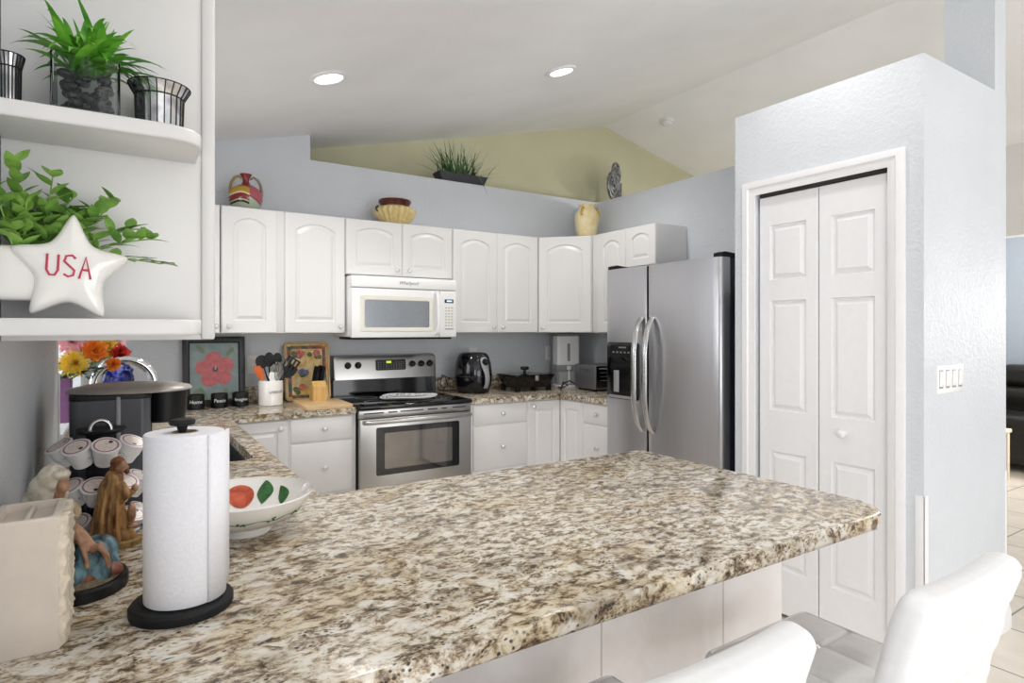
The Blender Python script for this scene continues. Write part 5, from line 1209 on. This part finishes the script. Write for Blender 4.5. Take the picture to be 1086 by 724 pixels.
MB().lathe([(0.100, gz+0.136), (0.104, gz+0.150), (0.112, gz+0.160), (0.117, gz+0.172), (0.114, gz+0.182), (0.105, gz+0.183), (0.096, gz+0.165), (0.093, gz+0.140)], (gx, gy, 0), 48).build('rim', two_tone('brown_glaze', '#3a170e', '#672c1a', 40, 0.5, 0.2, 0.15), gp)
for s_ in (-1, 1): MB().tube([(gx+s_*(0.130+0.018*math.sin(a)), gy-0.02, gz+0.110+0.018*math.cos(a)) for a in [PI*i/8 for i in range(9)]], 0.006, 8).build('loop_handle', plain('dark_brown_glaze', '#4a3524', 0.3, var=0.1), gp)
# yellow vase
vx, vy, vz = 3.20, 3.84, UT
yv = thing('vase', 'pale yellow pottery vase with fine ribs on the corner wall cabinet', 'vase', (vx, vy, vz))
mb = MB(); mb.loops(ribbed([(0.062, vz+0.0005), (0.070, vz+0.008), (0.088, vz+0.09), (0.099, vz+0.165), (0.097, vz+0.200), (0.080, vz+0.235), (0.064, vz+0.252), (0.060, vz+0.262), (0.066, vz+0.275), (0.071, vz+0.284), (0.064, vz+0.286), (0.052, vz+0.262)], (vx, vy), 144, 36, 0.022, vz+0.01, vz+0.20)); mb.build('body', two_tone('butter_glaze', '#e0c888', '#efe3bf', 18, 0.48, 0.2, 0.3), yv)
for a in (math.radians(-45), math.radians(-155)):
    c_, s_ = math.cos(a), math.sin(a)
    MB().tube([(vx+q*c_, vy+q*s_, vz+h) for q, h in ((0.068, 0.250), (0.080, 0.252), (0.094, 0.238), (0.102, 0.215), (0.102, 0.185))], 0.009, 10).build('handle', two_tone('ochre_glaze', '#b58a1e', '#d8b54a', 40, 0.5, 0.2, 0.25), yv)
# ledge plant
LZ = 2.573
lp = thing('potted_grass', 'spiky green grass plant in a long dark planter on the back wall ledge', 'plant', (2.31, 4.38, LZ))
mb = MB(); mb.loops([[(x, y, z) for x, y in rrect(2.31-hx, 2.31+hx, 4.38-hy, 4.38+hy, 0.006, 2)] for hx, hy, z in ((0.185, 0.055, LZ+0.0005), (0.222, 0.070, LZ+0.085), (0.215, 0.064, LZ+0.085), (0.205, 0.058, LZ+0.06))]); mb.build('pot', plain('slate_planter', '#3a3b40', 0.6, var=0.1), lp)
mb = MB()
for i in range(150):
    bx = 2.31+random.gauss(0, 0.075); a = random.uniform(0, 2*PI); sp_ = random.uniform(0.05, 1.0)
    l = random.uniform(0.16, 0.38)
    mb.leaf((bx, 4.38+random.uniform(-.03, .03), LZ+0.06), (math.cos(a)*sp_+(bx-2.31)*3.0, math.sin(a)*sp_*0.5-0.12, random.uniform(0.30, 1.1)), l, random.uniform(.008, .013), bend=random.uniform(0.0, 0.5), n=6, shape='blade')
mb.leaf((2.40, 4.34, LZ+0.10), (0.35, -1.0, 0.2), 0.16, 0.012, bend=0.8, n=6, shape='blade'); mb.leaf((2.42, 4.31, LZ+0.10), (0.2, -0.6, -0.6), 0.20, 0.012, bend=0.7, n=6, shape='blade')
mb.build('foliage', two_tone('grass_blade', '#1e3a20', '#5d8a4c', 14, 0.5, 0.2, 0.5), lp, recalc=False)
# spiral sculpture
sc_ = thing('sculpture', 'grey metal double-spiral sculpture standing on the ledge corner', 'sculpture', (4.06, 4.45, LZ))
va = math.radians(47.3-21); H_ = Vector((math.cos(va), math.sin(va), 0))
def spiral(cu, cz_, r0, turns, ph, sgn, w):
    P = []; n = int(turns*26)
    for i in range(n+1):
        t = i/n; a = ph+sgn*2*PI*turns*t; r = r0*(1-0.93*t); P.append(Vector((4.06, 4.45, 0))+H_*(cu+r*math.cos(a))+Vector((0, 0, cz_+r*math.sin(a))))
    return P
M['pewter'] = two_tone('pewter', '#5c5d5f', '#9c9d9e', 20, 0.5, 0.2, 0.35); M['pewter'].node_tree.nodes['Principled BSDF'].inputs['Metallic'].default_value = 0.6
MB().tube(spiral(-0.03, LZ+0.225, 0.165, 3.2, -PI/2, 1, 0), 0.017, 8).build('large_spiral', M['pewter'], sc_)
MB().tube(spiral(0.06, LZ+0.375, 0.115, 2.6, -PI*0.7, -1, 0), 0.014, 8).build('small_spiral', M['pewter'], sc_)
mb = MB(); c0 = Vector((4.06, 4.45, 0)); mb.tube([c0+H_*(-0.15)+Vector((0, 0, LZ+0.02)), c0+H_*0.16+Vector((0, 0, LZ+0.02)), c0+H_*0.17+Vector((0, 0, LZ+0.30))], 0.015, 8); mb.tube([c0+H_*(-0.02)+Vector((0, 0, LZ+0.015))+Vector((H_.y, -H_.x, 0))*0.08, c0+H_*(-0.02)+Vector((0, 0, LZ+0.015))-Vector((H_.y, -H_.x, 0))*0.08], 0.0145, 8)
mb.build('stand', M['pewter'], sc_)

# ================================================================== ON THE OPEN SHELVES
S1, S2 = 1.409, 1.749
stp = thing('star_planter', 'white glazed star-shaped planter lettered USA in red on the lower shelf', 'planter', (-0.083, 1.27, S1))
SX = Matrix.Translation((-0.080, 1.240, S1+0.083)) @ Matrix.Rotation(math.radians(3), 4, 'Y')
pts = []
for k in range(10):
    a = PI/2+2*PI*k/10; r = 0.104 if k % 2 == 0 else 0.050; pts.append(Vector((0.90*r*math.cos(a), r*math.sin(a))))
for it in range(3):
    q = []
    for i in range(len(pts)):
        a, b_ = pts[i], pts[(i+1) % len(pts)]; k = 0.16 if it == 0 else 0.25; q += [a.lerp(b_, k), a.lerp(b_, 1-k)]
    pts = q
mb = MB(SX); L = []
for s_, y in ((0.03, 0.0), (0.45, 0.0005), (0.78, 0.002), (0.90, 0.005), (0.97, 0.011), (1.0, 0.020), (1.0, 0.062), (0.96, 0.074), (0.86, 0.080), (0.03, 0.081)): L.append([(p.x*s_, y, p.y*s_) for p in pts])
mb.loops(L); mb.build('star', M['ceramic'], stp)
mb = MB(); rbox_mb(mb, (-0.130, 1.300, S1+0.075), (0.105, 0.09, 0.090), 0.012, 12); mb.build('pot', M['ceramic'], stp)
M['ink'] = plain('red_ink', '#c4405a', 0.4, var=0.08)
TXS = SX
def stroke(mb, P, r=0.0019): mb.tube([(x, -0.0005, z) for x, z in P], r, 6)
for nm, P in (('letter_U', [[(-0.030, 0.022), (-0.030, -0.004), (-0.026, -0.012), (-0.019, -0.012), (-0.015, -0.004), (-0.015, 0.022)]]),
              ('letter_S', [[(0.008, 0.018), (0.003, 0.023), (-0.005, 0.021), (-0.007, 0.012), (0.000, 0.005), (0.007, -0.002), (0.006, -0.010), (-0.001, -0.013), (-0.007, -0.009)]]),
              ('letter_A', [[(0.014, -0.015), (0.022, 0.022), (0.030, -0.015)], [(0.0165, 0.0), (0.0275, 0.0)]])):
    mb = MB(TXS)
    for q in P: stroke(mb, q)
    mb.build(nm, M['ink'], stp)
mb = MB(); 
for (x0, y0, d, n, l) in [(-0.13+random.uniform(-.04, .06), 1.295+random.uniform(-.03, .03), (random.uniform(-.5, .6), random.uniform(-.5, .3), 1.0), 6, random.uniform(.08, .16)) for _ in range(13)] + [(-0.09, 1.30, (0.75, -0.15, 0.45), 8, 0.15), (-0.09, 1.30, (0.9, -0.2, 0.2), 8, 0.15), (-0.10, 1.29, (0.5, -0.1, 0.8), 8, 0.16), (-0.12, 1.29, (0.1, -0.2, 1.0), 8, 0.17), (-0.14, 1.28, (-0.05, -0.25, 1.0), 8, 0.185), (-0.10, 1.29, (0.8, -0.1, 0.7), 8, 0.14)]:
    d = Vector(d).normalized(); p0 = Vector((x0, y0, S1+0.10)); P = [p0+d*(l*i/8)-Vector((0, 0, 1))*(0.03*(i/8)**2) for i in range(9)]
    mb.tube(P, 0.0012, 5)
    for i in range(2, 9):
        for s_ in (-1, 1):
            a = random.uniform(0, 2*PI); dd = d*0.6+Vector((math.cos(a), math.sin(a)*0.8-0.1, random.uniform(-.2, .5)))*0.8
            mb.leaf(P[i], dd, random.uniform(.036, .055)*(0.8 if i == 8 else 1), random.uniform(.017, .023), bend=0.25, fold=0.12, n=6)
mb.build('foliage', two_tone('leafy_green', '#467a30', '#a0cc62', 22, 0.5, 0.22, 0.45), stp, recalc=False)
# glass cube with spiky plant
gc = thing('potted_plant', 'spiky bright green plant in a square glass pot with dark stones, upper shelf', 'plant', (-0.057, 1.275, S2))
mb = MB(); L = [[(x, y, z) for x, y in rrect(-0.057-h, -0.057+h, 1.275-h, 1.275+h, 0.005, 3)] for h, z in ((0.046, S2+0.0005), (0.048, S2+0.004), (0.048, S2+0.098), (0.045, S2+0.098), (0.044, S2+0.010))]; mb.loops(L); mb.build('glass_pot', glass('pot_glass', '#f4f8f6', 0.0, 1.25), gc)
st_m = two_tone('dark_stones', '#0c0d0f', '#303338', 40, 0.5, 0.2, 0.35)
mb = MB()
for i in range(90):
    r = random.uniform(.007, .011); k = 0.043-r
    mb.ball((-0.057+random.uniform(-k, k), 1.275+random.uniform(-k, k), S2+0.012+r+random.uniform(0, 0.052)), (r, r*random.uniform(.7, 1), r*random.uniform(.6, .9)), 8, 6, Matrix.Rotation(random.uniform(0, 3), 4, 'Z'))
o = mb.build('stones', st_m, gc); o['kind'] = 'stuff'
mb = MB()
for i in range(110):
    a = random.uniform(0, 2*PI); el = random.uniform(0.25, 1.4); l = random.uniform(0.10, 0.18)
    mb.leaf((-0.057+random.uniform(-.025, .025), 1.275+random.uniform(-.025, .02), S2+0.078+random.uniform(0, .02)), (math.cos(a)*math.cos(el), math.sin(a)*math.cos(el)*0.8-0.1, math.sin(el)), l, random.uniform(.011, .016), bend=random.uniform(0.3, 0.95), fold=0.2, n=8, shape='leaf' if i % 3 else 'blade')
mb.build('foliage', two_tone('spiky_green', '#257a1e', '#86cc44', 16, 0.5, 0.2, 0.4), gc, recalc=False)
# mirrored ribbed votives
def votive(cx, cy, label, kr=1.0):
    t = thing('candle_holder', label, 'candle holder', (cx, cy, S2), 'mirrored candle holders'); n = 22
    def ring(r, z, k=0.0): r = r*kr; return [(cx+r*math.cos(2*PI*i/n+k), cy+r*math.sin(2*PI*i/n+k), z) for i in range(n)]
    mb = MB(); mb.loops([ring(0.036, S2+0.0005), ring(0.037, S2+0.010), ring(0.039, S2+0.068), ring(0.050, S2+0.088), ring(0.047, S2+0.088), ring(0.037, S2+0.070), ring(0.034, S2+0.012)]); 
    mb.build('mirror_shell', M['mirror'], t, angle=5)
    mb = MB()
    for i in range(n):
        a = 2*PI*i/n; c_, s_ = math.cos(a), math.sin(a)
        mb.tube([(cx+r*kr*c_, cy+r*kr*s_, z) for r, z in ((0.0365, S2+0.003), (0.0375, S2+0.010), (0.0395, S2+0.068), (0.0505, S2+0.088))], 0.0011, 5)
    for r, z in ((0.0375, S2+0.012), (0.0395, S2+0.068), (0.0503, S2+0.0885)): mb.tube([(cx+r*kr*math.cos(2*PI*i/44), cy+r*kr*math.sin(2*PI*i/44), z) for i in range(44)], 0.0011, 5, True)
    mb.build('leading', M['black'], t); return t
m_, nt, b = new_mat('mirror_pieces'); tc = N(nt, 'ShaderNodeTexCoord'); vo = noise(nt, tc.outputs['Object'], 30, 1)
nt.links.new(ramp(nt, vo.outputs['Fac'], [(0.35, hexc('#9ea1a3')), (0.55, hexc('#d6d4d8')), (0.7, hexc('#b7c4bc'))]), b.inputs['Base Color']); b.inputs['Metallic'].default_value = 0.9; b.inputs['Roughness'].default_value = 0.12; M['mirror'] = m_
votive(0.052, 1.285, 'mirrored flared candle holder with dark seams at the right end of the upper shelf')
votive(-0.162, 1.268, 'slim mirrored candle holder mostly out of view, left of the square glass pot', 0.42)

# ================================================================== BAR STOOLS
def make_stool(label):
    t = thing('bar_stool', label, 'bar stool', (0, 0, 0), 'white tufted bar stools'); LOC[t.name] = Vector((0, 0, 0))
    def quilt(hx, hy, nx, ny, amp, ax):
        def f(o, nr):
            u = o.x/hx; v = (o.y if ax == 2 else o.z)/hy
            face = abs(nr[ax])**2 if nr.length > 0.5 else 1.0
            gx_ = min(abs(((u+1)*nx/2) % 1), 1-abs(((u+1)*nx/2) % 1)); gy_ = min(abs(((v+1)*ny/2) % 1), 1-abs(((v+1)*ny/2) % 1))
            g = 0.5*min(1.0, gx_/0.26)*min(1.0, gy_/0.26)+0.5*min(1.0, gx_/0.05)*min(1.0, gy_/0.05)
            edge = 1 if max(abs(u), abs(v)) < 0.93 else 0
            d = Vector((0, 0, 0)); d[ax] = math.copysign(amp, o[ax])*(g-1)*face*edge; return d
        return f
    mb = MB(); rbox_mb(mb, (0, 0.0, 0.605), (0.405, 0.41, 0.088), 0.028, 72, quilt(0.2, 0.2, 3, 3, 0.013, 2)); mb.build('seat', M['leather'], t)
    # backrest: leaning back, gently curved in plan
    BX = Matrix.Translation((0, -0.218, 0.78)) @ Matrix.Rotation(math.radians(13), 4, 'X')
    q = quilt(0.2, 0.16, 3, 3, 0.014, 1)
    def fb(o, nr):
        d = q(o, nr); d.y += 0.25*o.x*o.x - (0.25*max(0, o.z-0.08))**1.0*0.35*0; 
        d.y -= 0.9*max(0, o.z-0.06)**2; d.x += -0.18*o.x*max(0, o.z-0.11)/0.06*0.2; return d
    mb = MB(BX); rbox_mb(mb, (0, 0, 0), (0.40, 0.072, 0.325), 0.032, 72, fb); mb.build('backrest', M['leather'], t)
    mb = MB(); mb.box(-0.15, 0.15, -0.23, 0.12, 0.555, 0.565, 0.003); mb.build('seat_plate', M['chrome'], t)
    MB().lathe([(0.030, 0.03), (0.030, 0.32), (0.024, 0.325), (0.024, 0.555)], (0, 0, 0), 28).build('column', M['chrome'], t)
    MB().lathe([(0.205, 0.0005), (0.207, 0.008), (0.19, 0.015), (0.08, 0.026), (0.035, 0.045), (0.031, 0.06)], (0, 0, 0), 48).build('base', M['chrome'], t)
    mb = MB(); mb.tube([(0.0, 0.03, 0.27), (-0.08, 0.06, 0.27), (-0.15, 0.12, 0.27), (-0.13, 0.20, 0.27), (0.0, 0.225, 0.27), (0.13, 0.20, 0.27), (0.15, 0.12, 0.27), (0.08, 0.06, 0.27)], 0.011, 10, True); mb.build('footrest', M['chrome'], t)
    return t
s1 = make_stool('white tufted bar stool at the free end of the peninsula, its back fully in view')
s1.location = (1.325, 0.735, 0)
s2 = copy_tree(s1); s2['label'] = 'white tufted bar stool cut off by the picture bottom, left of the other'; s2.location = (0.695, 0.79, 0)

# ================================================================== LIVING ROOM
so = thing('sofa', 'black leather sofa against the blue far wall beyond the pantry', 'sofa', (7.85, 2.3, 0))
mb = MB(); rbox_mb(mb, (7.82, 2.3, 0.24), (1.0, 2.3, 0.36), 0.06, 12); mb.build('seat_base', M['sofa'], so)
for y in (1.55, 2.3, 3.05):
    mb = MB(); rbox_mb(mb, (7.66, y, 0.44), (0.68, 0.73, 0.20), 0.07, 12, lambda o, nr: nr*0.012*math.sin(o.x*14)*math.cos(o.y*9)); mb.build('seat_cushion', M['sofa'], so)
    mb = MB(); rbox_mb(mb, (8.10, y, 0.62), (0.30, 0.73, 0.36), 0.09, 12, lambda o, nr: nr*0.012*math.sin(o.z*20)); mb.build('back_cushion', M['sofa'], so)
    mb = MB(); rbox_mb(mb, (8.13, y, 0.90), (0.30, 0.73, 0.24), 0.09, 12); mb.build('headrest', M['sofa'], so)
for y in (1.02, 3.58):
    mb = MB(); rbox_mb(mb, (7.82, y, 0.34), (0.98, 0.26, 0.60), 0.09, 12); mb.build('armrest', M['sofa'], so)
for (x, y) in ((7.42, 1.1), (7.42, 3.5), (8.2, 1.1), (8.2, 3.5)): MB().box(x-0.03, x+0.03, y-0.03, y+0.03, 0.0005, 0.08, 0.005).build('foot', M['black'], so)
sd = thing('side_table', 'small beige wooden side table showing one leg beside the pantry wall edge', 'side table', (6.745, 2.37, 0))
M['beige'] = wood_mat('beige_wood', '#c9bda8', '#d8cdb9', (20, 20, 4), 0.5)
MB().box(6.56, 6.93, 2.185, 2.56, 0.44, 0.475, 0.008).build('tabletop', M['beige'], sd)
for (x, y) in ((6.60, 2.225), (6.89, 2.225), (6.60, 2.52), (6.89, 2.52)): MB().box(x-0.026, x+0.026, y-0.026, y+0.026, 0.0005, 0.44, 0.004).build('leg', M['beige'], sd)
MB().box(6.62, 6.87, 2.235, 2.51, 0.37, 0.438, 0.003).build('apron', M['beige'], sd)
